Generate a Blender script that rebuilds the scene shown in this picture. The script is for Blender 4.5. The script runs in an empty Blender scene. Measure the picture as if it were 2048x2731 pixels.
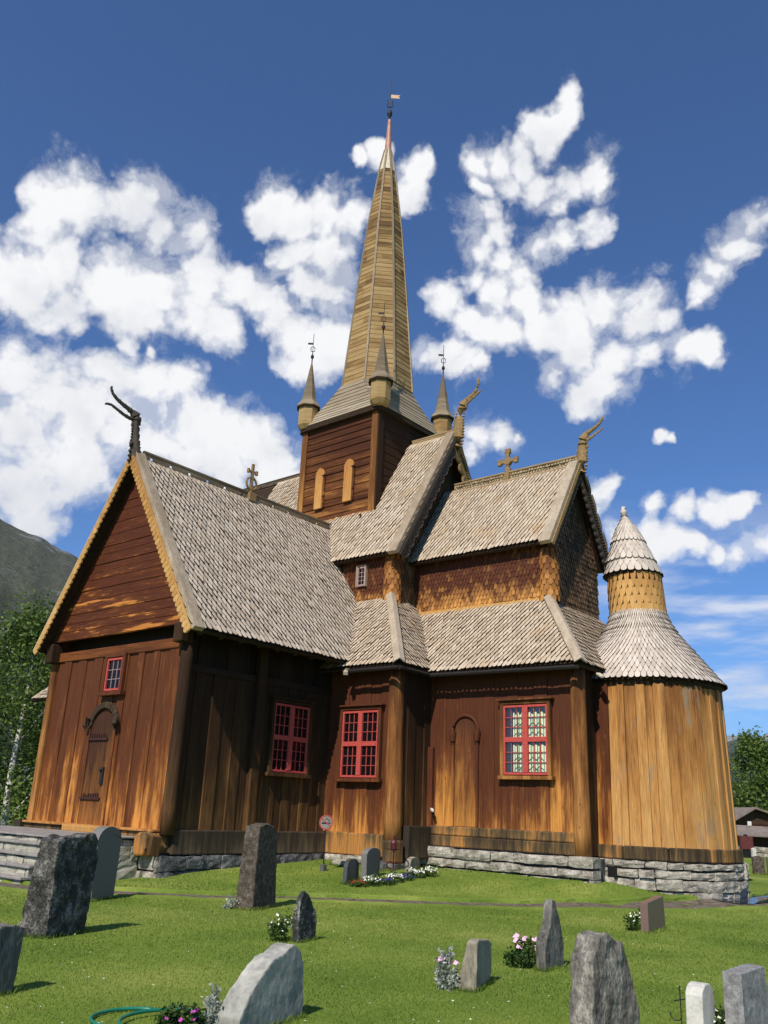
import bpy, bmesh, math, random
import numpy as np
from mathutils import Vector, Matrix, Euler
random.seed(7); RNG = np.random.default_rng(7)
S = bpy.context.scene
COL = S.collection
R = math.radians

# ------------------------------------------------------------------ camera
cam_d = bpy.data.cameras.new("Camera"); cam = bpy.data.objects.new("Camera", cam_d); COL.objects.link(cam)
YAW, PITCH, ROLL = R(40.0635), R(18.9204), R(2.45573)
f_ = Vector((-math.sin(YAW)*math.cos(PITCH), math.cos(YAW)*math.cos(PITCH), math.sin(PITCH)))
r_ = Vector((math.cos(YAW), math.sin(YAW), 0)); u_ = r_.cross(f_)
r2 = math.cos(ROLL)*r_ + math.sin(ROLL)*u_; u2 = -math.sin(ROLL)*r_ + math.cos(ROLL)*u_
m = Matrix((r2, u2, -f_)).transposed().to_4x4(); m.translation = Vector((0, 0, 1.65))
cam.matrix_world = m
cam_d.sensor_fit = 'VERTICAL'; cam_d.sensor_height = 36.0; cam_d.lens = 2322.335/2731*36
cam_d.clip_start = 0.05; cam_d.clip_end = 30000
S.camera = cam

# ------------------------------------------------------------------ light and exposure
S.view_settings.view_transform = 'Standard'; S.view_settings.look = 'None'
S.view_settings.exposure = 0.0; S.view_settings.gamma = 1.0
SUN_EL, SUN_AZ = R(45), R(164.5)          # azimuth clockwise from north (+Y)
sd = bpy.data.lights.new("Sun", 'SUN'); sun = bpy.data.objects.new("Sun", sd); COL.objects.link(sun)
sd.energy = 4.9; sd.angle = R(0.53); sd.color = (1.0, 0.925, 0.81)
to_sun = Vector((math.sin(SUN_AZ)*math.cos(SUN_EL), math.cos(SUN_AZ)*math.cos(SUN_EL), math.sin(SUN_EL)))
sun.rotation_euler = to_sun.to_track_quat('Z', 'Y').to_euler()
sun.location = (0, -20, 60)

# ------------------------------------------------------------------ node helper
class NT:
    def __init__(s, tree): s.t = tree
    def n(s, typ, ins=None, out=0, **props):
        nd = s.t.nodes.new(typ)
        for k, v in props.items(): setattr(nd, k, v)
        for k, v in (ins or {}).items():
            if hasattr(v, 'is_linked') or isinstance(v, bpy.types.NodeSocket): s.t.links.new(v, nd.inputs[k])
            else: nd.inputs[k].default_value = v
        nd.select = False
        return nd.outputs[out] if out is not None else nd
    def math(s, op, a, b=None, c=None, clamp=False):
        ins = {0: a}
        if b is not None: ins[1] = b
        if c is not None: ins[2] = c
        return s.n('ShaderNodeMath', ins, operation=op, use_clamp=clamp)
    def mix(s, fac, a, b, blend='MIX'):
        g = lambda c: c if isinstance(c, bpy.types.NodeSocket) else (tuple(c) + (1,) if len(c) == 3 else c)
        return s.n('ShaderNodeMix', {0: fac, 6: g(a), 7: g(b)}, out=2, data_type='RGBA', blend_type=blend)
    def ramp(s, fac, stops, interp='LINEAR'):
        nd = s.n('ShaderNodeValToRGB', {0: fac}, out=None)
        el = nd.color_ramp.elements; nd.color_ramp.interpolation = interp
        while len(el) < len(stops): el.new(0.5)
        for e, (p, c) in zip(el, stops):
            e.position = p; e.color = tuple(c) + (1,) if len(c) == 3 else c
        return nd.outputs[0]
    def mapr(s, v, a, b, c, d, smooth=False):
        return s.n('ShaderNodeMapRange', {0: v, 1: a, 2: b, 3: c, 4: d}, interpolation_type='SMOOTHSTEP' if smooth else 'LINEAR')
    def noise(s, vec, scale, detail=4, rough=0.55, out=0):
        return s.n('ShaderNodeTexNoise', {'Vector': vec, 'Scale': scale, 'Detail': detail, 'Roughness': rough}, out=out)
    def map(s, vec, scale=(1, 1, 1), rot=(0, 0, 0)):
        return s.n('ShaderNodeMapping', {0: vec, 2: rot, 3: scale})
    def pos(s): return s.n('ShaderNodeNewGeometry', out=0)
    def attr(s, name): return s.n('ShaderNodeAttribute', out=2, attribute_name=name)

# ------------------------------------------------------------------ sky
CLOUD_BANK = [(-65.7,34.5,1.9),(-66.8,35.1,1.1),(-63.0,35.1,2.1),(-60.2,35.9,1.8),(-58.4,35.3,1.6),(-56.2,35.2,1.5),(-66.0,30.3,1.9),(-67.7,30.3,1.5),(-63.6,32.0,1.6),(-63.2,29.9,1.9),(-60.4,31.6,2.2),(-58.4,29.7,2.1),(-57.1,31.6,1.9),(-54.3,33.0,2.0),(-51.5,32.5,1.7),(-50.1,31.8,1.7),(-54.2,30.1,1.9),(-52.5,29.5,1.6),(-48.6,30.5,1.6),(-46.8,29.8,1.8),(-45.0,29.1,1.8),(-43.7,29.8,1.5),(-46.3,28.1,1.0),(-49.5,38.3,1.1),(-50.7,37.1,1.1),(-47.9,37.1,1.5),(-45.8,37.6,1.7),(-43.9,37.4,1.4),(-47.7,35.2,1.6),(-45.5,35.1,2.0),(-46.0,33.1,1.7),(-44.6,32.6,1.5),(-47.1,33.5,1.1),(-39.0,40.3,1.0),(-39.3,39.0,1.2),(-38.1,41.0,0.6),(-42.4,41.3,0.7),(-43.9,40.9,0.5),(-65.4,24.9,1.9),(-65.4,22.0,2.9),(-63.1,23.4,2.4),(-61.0,22.9,2.2),(-59.2,25.0,1.7),(-57.0,25.0,1.9),(-54.9,25.6,1.3),(-58.4,22.2,2.6),(-61.4,20.2,3.0),(-64.2,18.6,2.7),(-56.0,21.9,2.3),(-53.6,22.9,2.0),(-51.7,23.4,1.5),(-51.8,21.0,1.6),(-49.1,22.8,1.6),(-47.7,21.4,1.8),(-46.3,20.6,1.2),(-62.7,16.5,1.6),(-53.9,20.7,1.5),(-58.8,27.3,0.7),(-57.1,27.2,0.5),(-33.8,41.2,1.0),(-32.0,41.3,1.1),(-29.8,41.2,1.1),(-27.9,42.1,1.0),(-26.6,42.9,1.0),(-26.0,43.8,0.8),(-29.0,42.7,0.8),(-31.2,40.1,1.2),(-28.7,39.7,1.3),(-26.2,39.5,1.3),(-24.5,39.7,1.1),(-23.8,38.9,0.7),(-27.3,38.4,0.9),(-33.8,39.9,0.8),(-33.4,38.2,1.4),(-32.2,37.1,1.5),(-33.8,35.7,1.6),(-32.0,35.1,1.7),(-30.6,34.0,1.6),(-34.4,33.8,1.4),(-36.2,32.9,1.4),(-32.7,32.9,1.9),(-30.3,32.5,1.4),(-34.8,31.5,1.3),(-33.0,30.6,1.2),(-31.3,30.7,1.3),(-29.3,31.6,0.9),(-28.5,35.8,1.1),(-26.7,36.3,1.2),(-24.7,36.6,1.1),(-23.6,36.6,0.7),(-28.6,30.4,1.4),(-26.6,31.2,1.7),(-24.3,31.6,1.7),(-22.0,31.1,1.8),(-20.5,30.6,1.2),(-26.3,29.4,1.9),(-23.8,29.2,1.8),(-21.6,28.8,1.4),(-19.4,28.5,1.2),(-17.9,28.5,1.0),(-25.1,27.3,1.6),(-26.2,26.2,1.3),(-24.2,27.0,1.2),(-28.0,27.5,0.8),(-14.1,35.1,0.9),(-13.3,35.3,0.6),(-15.5,34.0,1.2),(-16.7,32.8,1.1),(-17.9,31.9,1.0),(-18.2,31.2,0.5),(-36.1,28.9,1.3),(-37.4,28.8,1.0),(-34.7,28.3,1.2),(-33.4,28.0,0.7),(-33.7,24.4,1.1),(-32.4,24.2,1.0),(-34.5,23.6,0.8),(-31.2,24.2,0.5),(-21.3,23.5,0.45),(-20.6,23.3,0.35),(-25.1,20.4,1.0),(-24.4,20.8,0.8),(-25.5,19.4,0.6),(-24.1,17.6,1.0),(-22.0,17.5,1.1),(-20.9,16.9,1.2),(-19.5,16.6,0.9),(-22.4,16.3,1.0),(-21.6,19.2,0.7),(-19.6,18.8,0.9),(-17.9,18.5,1.1),(-16.5,18.6,0.9),(-17.1,15.9,0.9),(-15.7,16.2,0.9),(-18.2,15.7,0.7)]
W = bpy.data.worlds.new("World"); S.world = W; W.use_nodes = True
wt = W.node_tree; wt.nodes.clear(); N = NT(wt)
sky = N.n('ShaderNodeTexSky', out=0, sky_type='NISHITA', sun_disc=False, sun_elevation=SUN_EL, sun_rotation=SUN_AZ,
          altitude=1500, air_density=1.0, dust_density=0.0, ozone_density=6.0)
sky = N.mix(1.0, sky, (0.77, 1.08, 1.36), 'MULTIPLY')
dirv = N.n('ShaderNodeTexCoord', out=0)
# cloud cover: round puffs at fixed bearings of the sky, broken up by noise
wob = N.noise(dirv, 7.0, 5, 0.6, out=1)
wob = N.n('ShaderNodeVectorMath', {0: wob, 1: (0.5, 0.5, 0.5)}, operation='SUBTRACT')
wob = N.n('ShaderNodeVectorMath', {0: wob, 3: 0.075}, operation='SCALE')
dw = N.n('ShaderNodeVectorMath', {0: dirv, 1: wob}, operation='ADD')
acc = None
for az, el, rr in CLOUD_BANK:
    a, e = R(az), R(el)
    d = N.n('ShaderNodeVectorMath', {0: dw, 1: (math.sin(a)*math.cos(e), math.cos(a)*math.cos(e), math.sin(e))}, out=1, operation='DISTANCE')
    d = N.math('MULTIPLY', d, 1.0/R(rr*(1.1 if az < -46 and el < 26 else 0.97)))
    acc = d if acc is None else N.math('SMOOTH_MIN', acc, d, 0.35)
f1 = N.noise(dirv, 11.0, 11, 0.6)
fv = N.n('ShaderNodeTexVoronoi', {'Vector': dw, 'Scale': 30.0, 'Detail': 2.0, 'Roughness': 0.55}, out=0)
f1 = N.math('ADD', N.math('MULTIPLY', N.math('SUBTRACT', f1, 0.5), 2.5), N.math('MULTIPLY', N.math('SUBTRACT', fv, 0.45), 0.6))
up_ = N.n('ShaderNodeVectorMath', {0: dirv, 1: (0.006, -0.012, 0.03)}, operation='ADD')
g1 = N.noise(up_, 11.0, 6, 0.55); g0 = N.noise(dirv, 11.0, 6, 0.55)
fld = N.math('ADD', acc, f1)
mask = N.math('POWER', N.mapr(fld, 1.55, 0.75, 0.0, 1.0, True), 0.75)
wisp = N.math('MULTIPLY', N.mapr(N.math('ADD', acc, N.math('MULTIPLY', N.math('SUBTRACT', N.noise(dw, 17.0, 9, 0.66), 0.5), 5.0)), 1.45, 0.2, 0.0, 0.5, True), N.mapr(acc, 2.6, 1.5, 0.0, 1.0, True))
mask = N.math('MAXIMUM', mask, wisp)
# thin high veil low in the east of the picture
sep = N.n('ShaderNodeSeparateXYZ', {0: dirv}, out=None)
veil = N.noise(N.map(dirv, (3.2, 3.2, 15)), 2.2, 5, 0.55)
band = N.math('MULTIPLY', N.mapr(sep.outputs[2], 0.06, 0.13, 0, 1, True), N.mapr(sep.outputs[2], 0.36, 0.2, 0, 1, True))
east = N.mapr(N.math('DIVIDE', sep.outputs[0], sep.outputs[1]), -0.75, -0.3, 0, 1, True)
veil = N.math('MULTIPLY', N.math('MULTIPLY', N.mapr(veil, 0.42, 0.68, 0, 0.75, True), band), east)
mask2 = N.math('MAXIMUM', mask, veil)
relief = N.math('MULTIPLY', N.math('SUBTRACT', g1, g0), 1.6)
low = N.math('MULTIPLY', N.mapr(sep.outputs[2], 0.41, 0.30, 0.0, 0.5, True), N.mapr(N.math('DIVIDE', sep.outputs[0], sep.outputs[1]), -1.0, -1.5, 0, 1, True))
low = N.math('MULTIPLY', low, N.mapr(N.noise(dirv, 6.0, 4, 0.55), 0.35, 0.6, 0.2, 1.0))
shade = N.math('ADD', N.mapr(N.noise(dirv, 8.0, 4, 0.55), 0.32, 0.55, 0.62, 1.0), relief)
shade = N.math('SUBTRACT', shade, low)
ccol = N.mix(N.math('MAXIMUM', N.math('MINIMUM', shade, 1.0), 0.0), (5.9, 6.2, 6.9), (9.9, 9.9, 9.95))
skyc = N.mix(mask2, sky, ccol)
bg = N.n('ShaderNodeBackground', {0: skyc, 1: 0.1})
N.n('ShaderNodeOutputWorld', {0: bg}, out=None)
W.cycles.sampling_method = 'MANUAL'; W.cycles.sample_map_resolution = 512

# ------------------------------------------------------------------ materials
def mat(name):
    m = bpy.data.materials.new(name); m.use_nodes = True; m.node_tree.nodes.clear()
    return m, NT(m.node_tree)
def finish(N, col, rough=0.8, bump=None, bstr=0.3, bdist=0.01, spec=0.3, metal=0.0):
    ins = {'Base Color': col if isinstance(col, bpy.types.NodeSocket) else tuple(col) + (1,), 'Roughness': rough, 'Specular IOR Level': spec*0.7, 'Metallic': metal}
    if bump is not None:
        ins['Normal'] = N.n('ShaderNodeBump', {'Strength': bstr, 'Distance': bdist, 'Height': bump})
    b = N.n('ShaderNodeBsdfPrincipled', ins)
    N.n('ShaderNodeOutputMaterial', {0: b}, out=None)
def wood(name, dark, mid, light, z0, z1, amp=0.9, axis='z', rnd=0.5, gray=None, rough=0.7, stops=(0.1, 0.5, 0.95)):
    m, N = mat(name); p = N.pos()
    sc = {'z': lambda a, b: (a, a, b), 'x': lambda a, b: (b, b, a)}[axis]
    streak = N.noise(N.map(p, sc(9, 0.55)), 1.0, 6, 0.62)
    blotch = N.noise(N.map(p, sc(2.2, 0.55)), 1.0, 4, 0.6)
    grain = N.noise(N.map(p, sc(60, 1.6)), 1.0, 4, 0.65)
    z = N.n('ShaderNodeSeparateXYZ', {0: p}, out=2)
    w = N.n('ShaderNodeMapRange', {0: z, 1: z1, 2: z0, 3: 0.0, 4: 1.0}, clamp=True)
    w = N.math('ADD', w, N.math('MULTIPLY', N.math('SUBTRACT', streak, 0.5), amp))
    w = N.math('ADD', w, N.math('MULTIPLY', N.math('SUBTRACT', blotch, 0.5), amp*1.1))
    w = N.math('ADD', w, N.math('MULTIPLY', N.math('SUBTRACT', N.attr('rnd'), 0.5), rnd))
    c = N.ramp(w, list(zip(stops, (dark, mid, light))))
    worn = N.noise(N.map(p, sc(26, 2.6)), 1.0, 5, 0.7)
    c = N.mix(N.math('MULTIPLY', N.mapr(worn, 0.58, 0.72, 0, 0.75, True), N.mapr(w, 0.0, 0.7, 0.06, 0.9)), c, light)
    crack = N.noise(N.map(p, sc(95, 0.9)), 1.0, 3, 0.6)
    c = N.mix(N.mapr(crack, 0.62, 0.72, 0, 0.8, True), c, tuple(.25*x for x in dark))
    knot = N.n('ShaderNodeTexVoronoi', {'Vector': N.map(p, sc(4.5, 2.2)), 'Scale': 1.0}, out=0)
    c = N.mix(N.mapr(knot, 0.10, 0.05, 0, 0.7, True), c, dark)
    g = N.mapr(grain, 0.25, 0.75, 0.5, 1.35)
    c = N.mix(1.0, c, N.n('ShaderNodeCombineColor', {0: g, 1: g, 2: g}), 'MULTIPLY')
    if gray is not None:
        gc, lo, hi = gray
        c = N.mix(N.math('MULTIPLY', N.mapr(N.noise(N.map(p, sc(3.5, 0.9)), 1.0, 4, 0.6), lo, hi, 0, 1, True), 0.85), c, gc)
    finish(N, c, rough, N.math('ADD', grain, N.math('MULTIPLY', streak, 1.4)), 0.55, 0.012, 0.25)
    return m
def plain(name, col, rough=0.6, var=0.25, scale=12, spec=0.3, metal=0.0, bstr=0.15):
    m, N = mat(name); p = N.pos()
    n1 = N.noise(p, scale, 5, 0.6)
    g = N.mapr(n1, 0.3, 0.7, 1-var, 1+var)
    c = N.mix(1.0, tuple(col), N.n('ShaderNodeCombineColor', {0: g, 1: g, 2: g}), 'MULTIPLY')
    finish(N, c, rough, n1, bstr, 0.01, spec, metal)
    return m
def shingle_mat(name, a, b, c, tint=None):
    m, N = mat(name); p = N.pos()
    n1 = N.noise(p, 55, 4, 0.6); n2 = N.noise(p, 1.1, 4, 0.6)
    v = N.math('ADD', N.math('MULTIPLY', N.attr('rnd'), 0.4), N.math('MULTIPLY', n1, 0.6))
    col = N.ramp(v, [(0.15, a), (0.5, b), (0.85, c)])
    if tint: col = N.mix(N.mapr(n2, 0.52, 0.72, 0, 0.6, True), col, tint)
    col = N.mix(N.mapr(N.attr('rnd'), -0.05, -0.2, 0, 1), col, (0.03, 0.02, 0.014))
    finish(N, col, 0.75, n1, 0.3, 0.006, 0.25)
    return m
def scale_mat(name, dark, light, z0, z1):
    m, N = mat(name); p = N.pos()
    z = N.n('ShaderNodeSeparateXYZ', {0: p}, out=2)
    n1 = N.noise(p, 2.4, 4, 0.6); n2 = N.noise(p, 45, 4, 0.6)
    w = N.n('ShaderNodeMapRange', {0: z, 1: z1, 2: z0, 3: 0, 4: 1})
    w = N.math('ADD', w, N.math('MULTIPLY', N.math('SUBTRACT', n1, 0.5), 1.1))
    w = N.math('ADD', w, N.math('MULTIPLY', N.math('SUBTRACT', N.attr('rnd'), 0.5), 0.55))
    w = N.math('ADD', w, N.math('MULTIPLY', N.math('SUBTRACT', n2, 0.5), 0.5))
    c = N.ramp(w, [(0.1, dark), (0.6, tuple(0.5*(x+y) for x, y in zip(dark, light))), (0.95, light)])
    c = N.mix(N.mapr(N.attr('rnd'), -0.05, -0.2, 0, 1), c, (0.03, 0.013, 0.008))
    finish(N, c, 0.7, n2, 0.3, 0.006, 0.25)
    return m
def rock(name, dark, midc, pale, scale=6.0, lichen=None, bstr=0.9, bdist=0.03, stretch=(1, 1, 1)):
    m, N = mat(name); p = N.map(N.pos(), stretch)
    n1 = N.noise(p, scale, 8, 0.68); n2 = N.noise(p, scale*6, 5, 0.6); n3 = N.noise(p, scale*0.45, 3, 0.5)
    v = N.math('ADD', N.math('MULTIPLY', n1, 0.65), N.math('MULTIPLY', n2, 0.35))
    c = N.ramp(v, [(0.34, dark), (0.5, midc), (0.66, pale)])
    c = N.mix(N.mapr(n3, 0.5, 0.7, 0, 0.5, True), c, midc)
    if lichen:
        lc, amt = lichen
        c = N.mix(N.mapr(N.noise(p, scale*1.3, 5, 0.7), 0.74-amt, 0.8-amt, 0, 0.9), c, lc)
    finish(N, c, 0.85, N.math('ADD', n1, N.math('MULTIPLY', n2, 0.4)), bstr, bdist, 0.2)
    return m

BROWN, RUST, HONEY = (0.085, 0.026, 0.011), (0.22, 0.072, 0.017), (0.58, 0.24, 0.058)
M = {}
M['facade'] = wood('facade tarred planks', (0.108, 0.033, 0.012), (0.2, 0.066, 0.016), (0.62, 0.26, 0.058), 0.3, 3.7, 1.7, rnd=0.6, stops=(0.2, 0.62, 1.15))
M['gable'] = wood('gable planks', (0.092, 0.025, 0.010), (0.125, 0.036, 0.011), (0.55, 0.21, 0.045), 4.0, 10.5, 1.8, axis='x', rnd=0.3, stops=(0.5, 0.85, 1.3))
M['eastwall'] = wood('dark weathered planks', (0.036, 0.017, 0.008), (0.064, 0.031, 0.012), (0.22, 0.11, 0.036), 0.0, 4.9, 1.0, rnd=0.15, rough=0.8, stops=(0.1, 0.55, 1.2))  # weathered brown; the dimness of east faces is put into the colour
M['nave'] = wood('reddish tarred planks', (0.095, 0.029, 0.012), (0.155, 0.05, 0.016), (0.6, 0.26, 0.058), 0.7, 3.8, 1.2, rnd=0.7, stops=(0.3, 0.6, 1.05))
M['apse'] = wood('honey pine planks', (0.2, 0.08, 0.022), (0.43, 0.2, 0.055), (0.56, 0.3, 0.1), 0.3, 6.5, 1.1, rnd=0.4, gray=((0.27, 0.2, 0.135), 0.58, 0.72))
M['log'] = wood('log post', (0.1, 0.036, 0.013), (0.26, 0.105, 0.03), (0.5, 0.24, 0.07), -1.0, 6.0, 1.4, rough=0.8)
M['darklog'] = wood('dark log post', (0.035, 0.018, 0.009), (0.07, 0.036, 0.015), (0.18, 0.088, 0.03), -0.5, 5.5, 1.2, rough=0.85)
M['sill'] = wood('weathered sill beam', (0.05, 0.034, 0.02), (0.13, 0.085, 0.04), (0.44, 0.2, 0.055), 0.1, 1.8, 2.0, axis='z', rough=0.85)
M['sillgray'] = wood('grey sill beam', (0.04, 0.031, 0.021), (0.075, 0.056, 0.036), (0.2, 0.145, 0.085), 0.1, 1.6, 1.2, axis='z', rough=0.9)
M['beam'] = wood('tie beam', (0.08, 0.024, 0.01), (0.1, 0.031, 0.011), (0.24, 0.08, 0.02), 2, 16, 0.8, axis='x')
M['shadeblack'] = wood('shade-black boards', (0.01, 0.006, 0.004), (0.016, 0.009, 0.006), (0.03, 0.016, 0.01), 2, 12, 0.8)  # near-black colour carries the shade under eave and gable
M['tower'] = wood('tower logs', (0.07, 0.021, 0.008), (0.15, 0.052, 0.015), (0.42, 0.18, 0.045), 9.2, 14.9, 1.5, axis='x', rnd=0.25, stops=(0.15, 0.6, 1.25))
M['towerpost'] = wood('tower corner board', (0.17, 0.068, 0.018), (0.34, 0.15, 0.038), (0.48, 0.25, 0.075), 9, 15, 1.3)
M['shutter'] = wood('new pine shutter', (0.46, 0.2, 0.055), (0.58, 0.29, 0.085), (0.66, 0.36, 0.13), 10.5, 13.5, 0.6)
M['spire'] = wood('spire boards', (0.12, 0.068, 0.025), (0.29, 0.175, 0.066), (0.4, 0.27, 0.12), 12, 32, 1.2, axis='x', rnd=0.7)
M['skirt'] = wood('tower skirt boards', (0.17, 0.13, 0.085), (0.29, 0.23, 0.155), (0.4, 0.33, 0.24), 14.5, 17, 0.9, axis='x', rnd=0.5)
M['gray'] = wood('silver grey board', (0.3, 0.23, 0.155), (0.46, 0.375, 0.275), (0.6, 0.51, 0.395), -5, 20, 0.8)
M['crest'] = wood('weathered crest board', (0.085, 0.06, 0.04), (0.19, 0.14, 0.09), (0.34, 0.26, 0.17), 5, 16, 1.0, axis='x')
M['crestpale'] = wood('pale ridge beam', (0.3, 0.2, 0.1), (0.45, 0.33, 0.18), (0.56, 0.43, 0.27), 5, 16, 0.9, axis='x')
M['carved'] = plain('carved dragon wood', (0.26, 0.17, 0.075), 0.8, 0.6, 26, bstr=1.0)
M['carveddark'] = plain('dark carved dragon wood', (0.075, 0.06, 0.048), 0.85, 0.5, 30, bstr=1.0)
M['scallop'] = wood('scalloped barge board', (0.4, 0.2, 0.06), (0.55, 0.31, 0.1), (0.63, 0.4, 0.16), 2, 12, 0.8)
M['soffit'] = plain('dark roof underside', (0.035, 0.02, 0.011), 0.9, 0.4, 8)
M['shingle'] = shingle_mat('weathered wood shingles', (0.36, 0.285, 0.21), (0.53, 0.44, 0.34), (0.66, 0.565, 0.45))
M['shinglewarm'] = shingle_mat('brownish grey shingles', (0.33, 0.245, 0.165), (0.48, 0.385, 0.28), (0.6, 0.51, 0.395), (0.42, 0.28, 0.145))
M['shinglepink'] = shingle_mat('grey pink shingles', (0.36, 0.295, 0.24), (0.53, 0.455, 0.38), (0.66, 0.58, 0.5))
M['drum'] = scale_mat('pine drum shingles', (0.4, 0.2, 0.06), (0.58, 0.33, 0.11), 6.5, 8.6)
M['scales'] = scale_mat('tarred wall scales', (0.085, 0.026, 0.012), (0.62, 0.29, 0.075), 7.0, 8.1)
M['scalesgable'] = scale_mat('dark gable scales', (0.06, 0.036, 0.02), (0.28, 0.165, 0.08), 5.0, 11)
M['scalescorner'] = scale_mat('corner post scales', (0.13, 0.042, 0.014), (0.55, 0.25, 0.065), 7.0, 9.3)
M['red'] = plain('red window paint', (0.46, 0.075, 0.062), 0.55, 0.3, 26)
M['pale'] = plain('pale muntin paint', (0.36, 0.24, 0.23), 0.5, 0.15, 20)
M['gutter'] = plain('dark gutter', (0.022, 0.018, 0.016), 0.5, 0.2, 10)
M['lead'] = plain('pale metal cap', (0.62, 0.55, 0.42), 0.45, 0.25, 9)
M['copper'] = plain('copper sheathing', (0.42, 0.2, 0.14), 0.45, 0.35, 7, spec=0.5)
M['iron'] = plain('wrought iron', (0.02, 0.018, 0.018), 0.6, 0.3, 30, spec=0.4)
M['rustiron'] = plain('rusty iron', (0.05, 0.02, 0.016), 0.8, 0.4, 30)
M['gold'] = plain('gilded vane', (0.62, 0.4, 0.26), 0.5, 0.2, 12)
M['curtain'] = plain('pale green curtain', (0.8, 0.8, 0.56), 0.8, 0.12, 14)
M['ornament'] = plain('green ornament', (0.06, 0.14, 0.09), 0.6, 0.2, 14)
m, N = mat('window glass'); finish(N, (0.006, 0.006, 0.007), 0.06, None, spec=0.25); M['glass'] = m
m, N = mat('clear glass')
mx = N.n('ShaderNodeMixShader', {0: 0.05, 1: N.n('ShaderNodeBsdfTransparent', {0: (0.96, 1, 0.97, 1)}), 2: N.n('ShaderNodeBsdfGlossy', {0: (0.9, 0.9, 0.9, 1), 1: 0.03})})
N.n('ShaderNodeOutputMaterial', {0: mx}, out=None); M['clear'] = m
M['found'] = rock('foundation stone', (0.06, 0.053, 0.043), (0.32, 0.29, 0.24), (0.66, 0.61, 0.52), 4.5, ((0.5, 0.17, 0.05), 0.0))
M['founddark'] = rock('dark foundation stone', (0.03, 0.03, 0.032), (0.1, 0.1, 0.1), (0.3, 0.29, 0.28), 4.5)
M['steps'] = rock('stone steps', (0.14, 0.13, 0.105), (0.36, 0.34, 0.27), (0.5, 0.47, 0.38), 4.0)
M['slate'] = rock('slate tread', (0.13, 0.12, 0.11), (0.27, 0.25, 0.23), (0.38, 0.35, 0.32), 4.0, bstr=0.3)
M['st_dark'] = rock('dark rough stone', (0.012, 0.012, 0.012), (0.07, 0.066, 0.06), (0.36, 0.34, 0.3), 6.0, ((0.3, 0.1, 0.02), -0.03), 1.0, 0.05)
M['st_brown'] = rock('brown hammered stone', (0.03, 0.022, 0.017), (0.1, 0.08, 0.062), (0.25, 0.21, 0.17), 11.0, ((0.4, 0.14, 0.045), -0.04), 1.0, 0.04)
M['st_slate'] = rock('dark slate stone', (0.012, 0.014, 0.016), (0.055, 0.058, 0.055), (0.42, 0.4, 0.34), 6.0, None, 0.9, 0.03)
M['st_smooth'] = plain('smooth grey stone', (0.17, 0.165, 0.15), 0.7, 0.12, 40, bstr=0.06)
M['st_schist'] = rock('schist stone', (0.025, 0.025, 0.024), (0.13, 0.125, 0.11), (0.36, 0.33, 0.27), 7.0, None, 0.9, 0.025, (1, 1, 0.22))
M['st_tan'] = rock('tan slab stone', (0.1, 0.09, 0.068), (0.27, 0.24, 0.18), (0.44, 0.4, 0.31), 5.0, None, 0.6, 0.02, (1, 1, 0.4))
M['st_grey'] = rock('grey cleft stone', (0.13, 0.13, 0.115), (0.3, 0.295, 0.26), (0.48, 0.465, 0.4), 3.0, None, 0.5, 0.02, (1, 1, 0.5))
M['st_lich'] = rock('lichened rough stone', (0.04, 0.038, 0.035), (0.2, 0.18, 0.155), (0.52, 0.48, 0.4), 8.0, ((0.62, 0.55, 0.36), -0.02), 1.0, 0.035, (1, 1, 0.5))
M['st_granite'] = rock('granite block', (0.1, 0.1, 0.1), (0.24, 0.235, 0.23), (0.44, 0.43, 0.42), 16.0, None, 0.5, 0.01)
M['st_white'] = rock('pale marble slab', (0.34, 0.33, 0.29), (0.56, 0.54, 0.49), (0.68, 0.66, 0.6), 7.0, None, 0.3, 0.01)
M['st_red'] = plain('polished red brown granite', (0.17, 0.11, 0.09), 0.35, 0.15, 60, spec=0.5, bstr=0.03)
M['st_black'] = plain('polished dark slab', (0.06, 0.068, 0.066), 0.3, 0.15, 60, spec=0.5, bstr=0.03)
M['hose'] = plain('green hose', (0.012, 0.17, 0.11), 0.35, 0.15, 20, spec=0.5)
M['concrete'] = plain('concrete', (0.1, 0.1, 0.095), 0.9, 0.3, 20)
M['signred'] = plain('sign red', (0.42, 0.08, 0.085), 0.5, 0.05, 5)
M['signgrey'] = plain('sign face', (0.26, 0.24, 0.2), 0.6, 0.05, 5)
M['black'] = plain('black paint', (0.012, 0.012, 0.012), 0.5, 0.1, 5)
M['plastic'] = plain('white plastic', (0.7, 0.68, 0.63), 0.5, 0.05, 5)
M['lantern'] = plain('dark red lantern', (0.09, 0.02, 0.025), 0.4, 0.3, 20)
M['barn'] = wood('dark barn boards', (0.03, 0.016, 0.01), (0.05, 0.026, 0.016), (0.09, 0.045, 0.025), -2, 8, 0.6)
M['barnroof'] = plain('grey barn roof', (0.2, 0.165, 0.14), 0.9, 0.3, 3)
M['redbox'] = plain('dull red box', (0.11, 0.03, 0.028), 0.6, 0.15, 8)
M['birchbark'] = rock('birch bark', (0.12, 0.11, 0.1), (0.55, 0.53, 0.49), (0.7, 0.68, 0.64), 3.0, None, 0.3, 0.02, (1, 1, 3))
M['bark'] = rock('dark bark', (0.03, 0.024, 0.018), (0.09, 0.07, 0.05), (0.17, 0.14, 0.1), 4.0)
def leafmat(name, a, b, c, trans=0.35):
    m, N = mat(name)
    col = N.ramp(N.attr('rnd'), [(0.1, a), (0.5, b), (0.9, c)])
    d = N.n('ShaderNodeBsdfPrincipled', {'Base Color': col, 'Roughness': 0.55, 'Specular IOR Level': 0.25})
    t = N.n('ShaderNodeBsdfTranslucent', {0: col})
    N.n('ShaderNodeOutputMaterial', {0: N.n('ShaderNodeMixShader', {0: trans, 1: d, 2: t})}, out=None)
    return m
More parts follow.
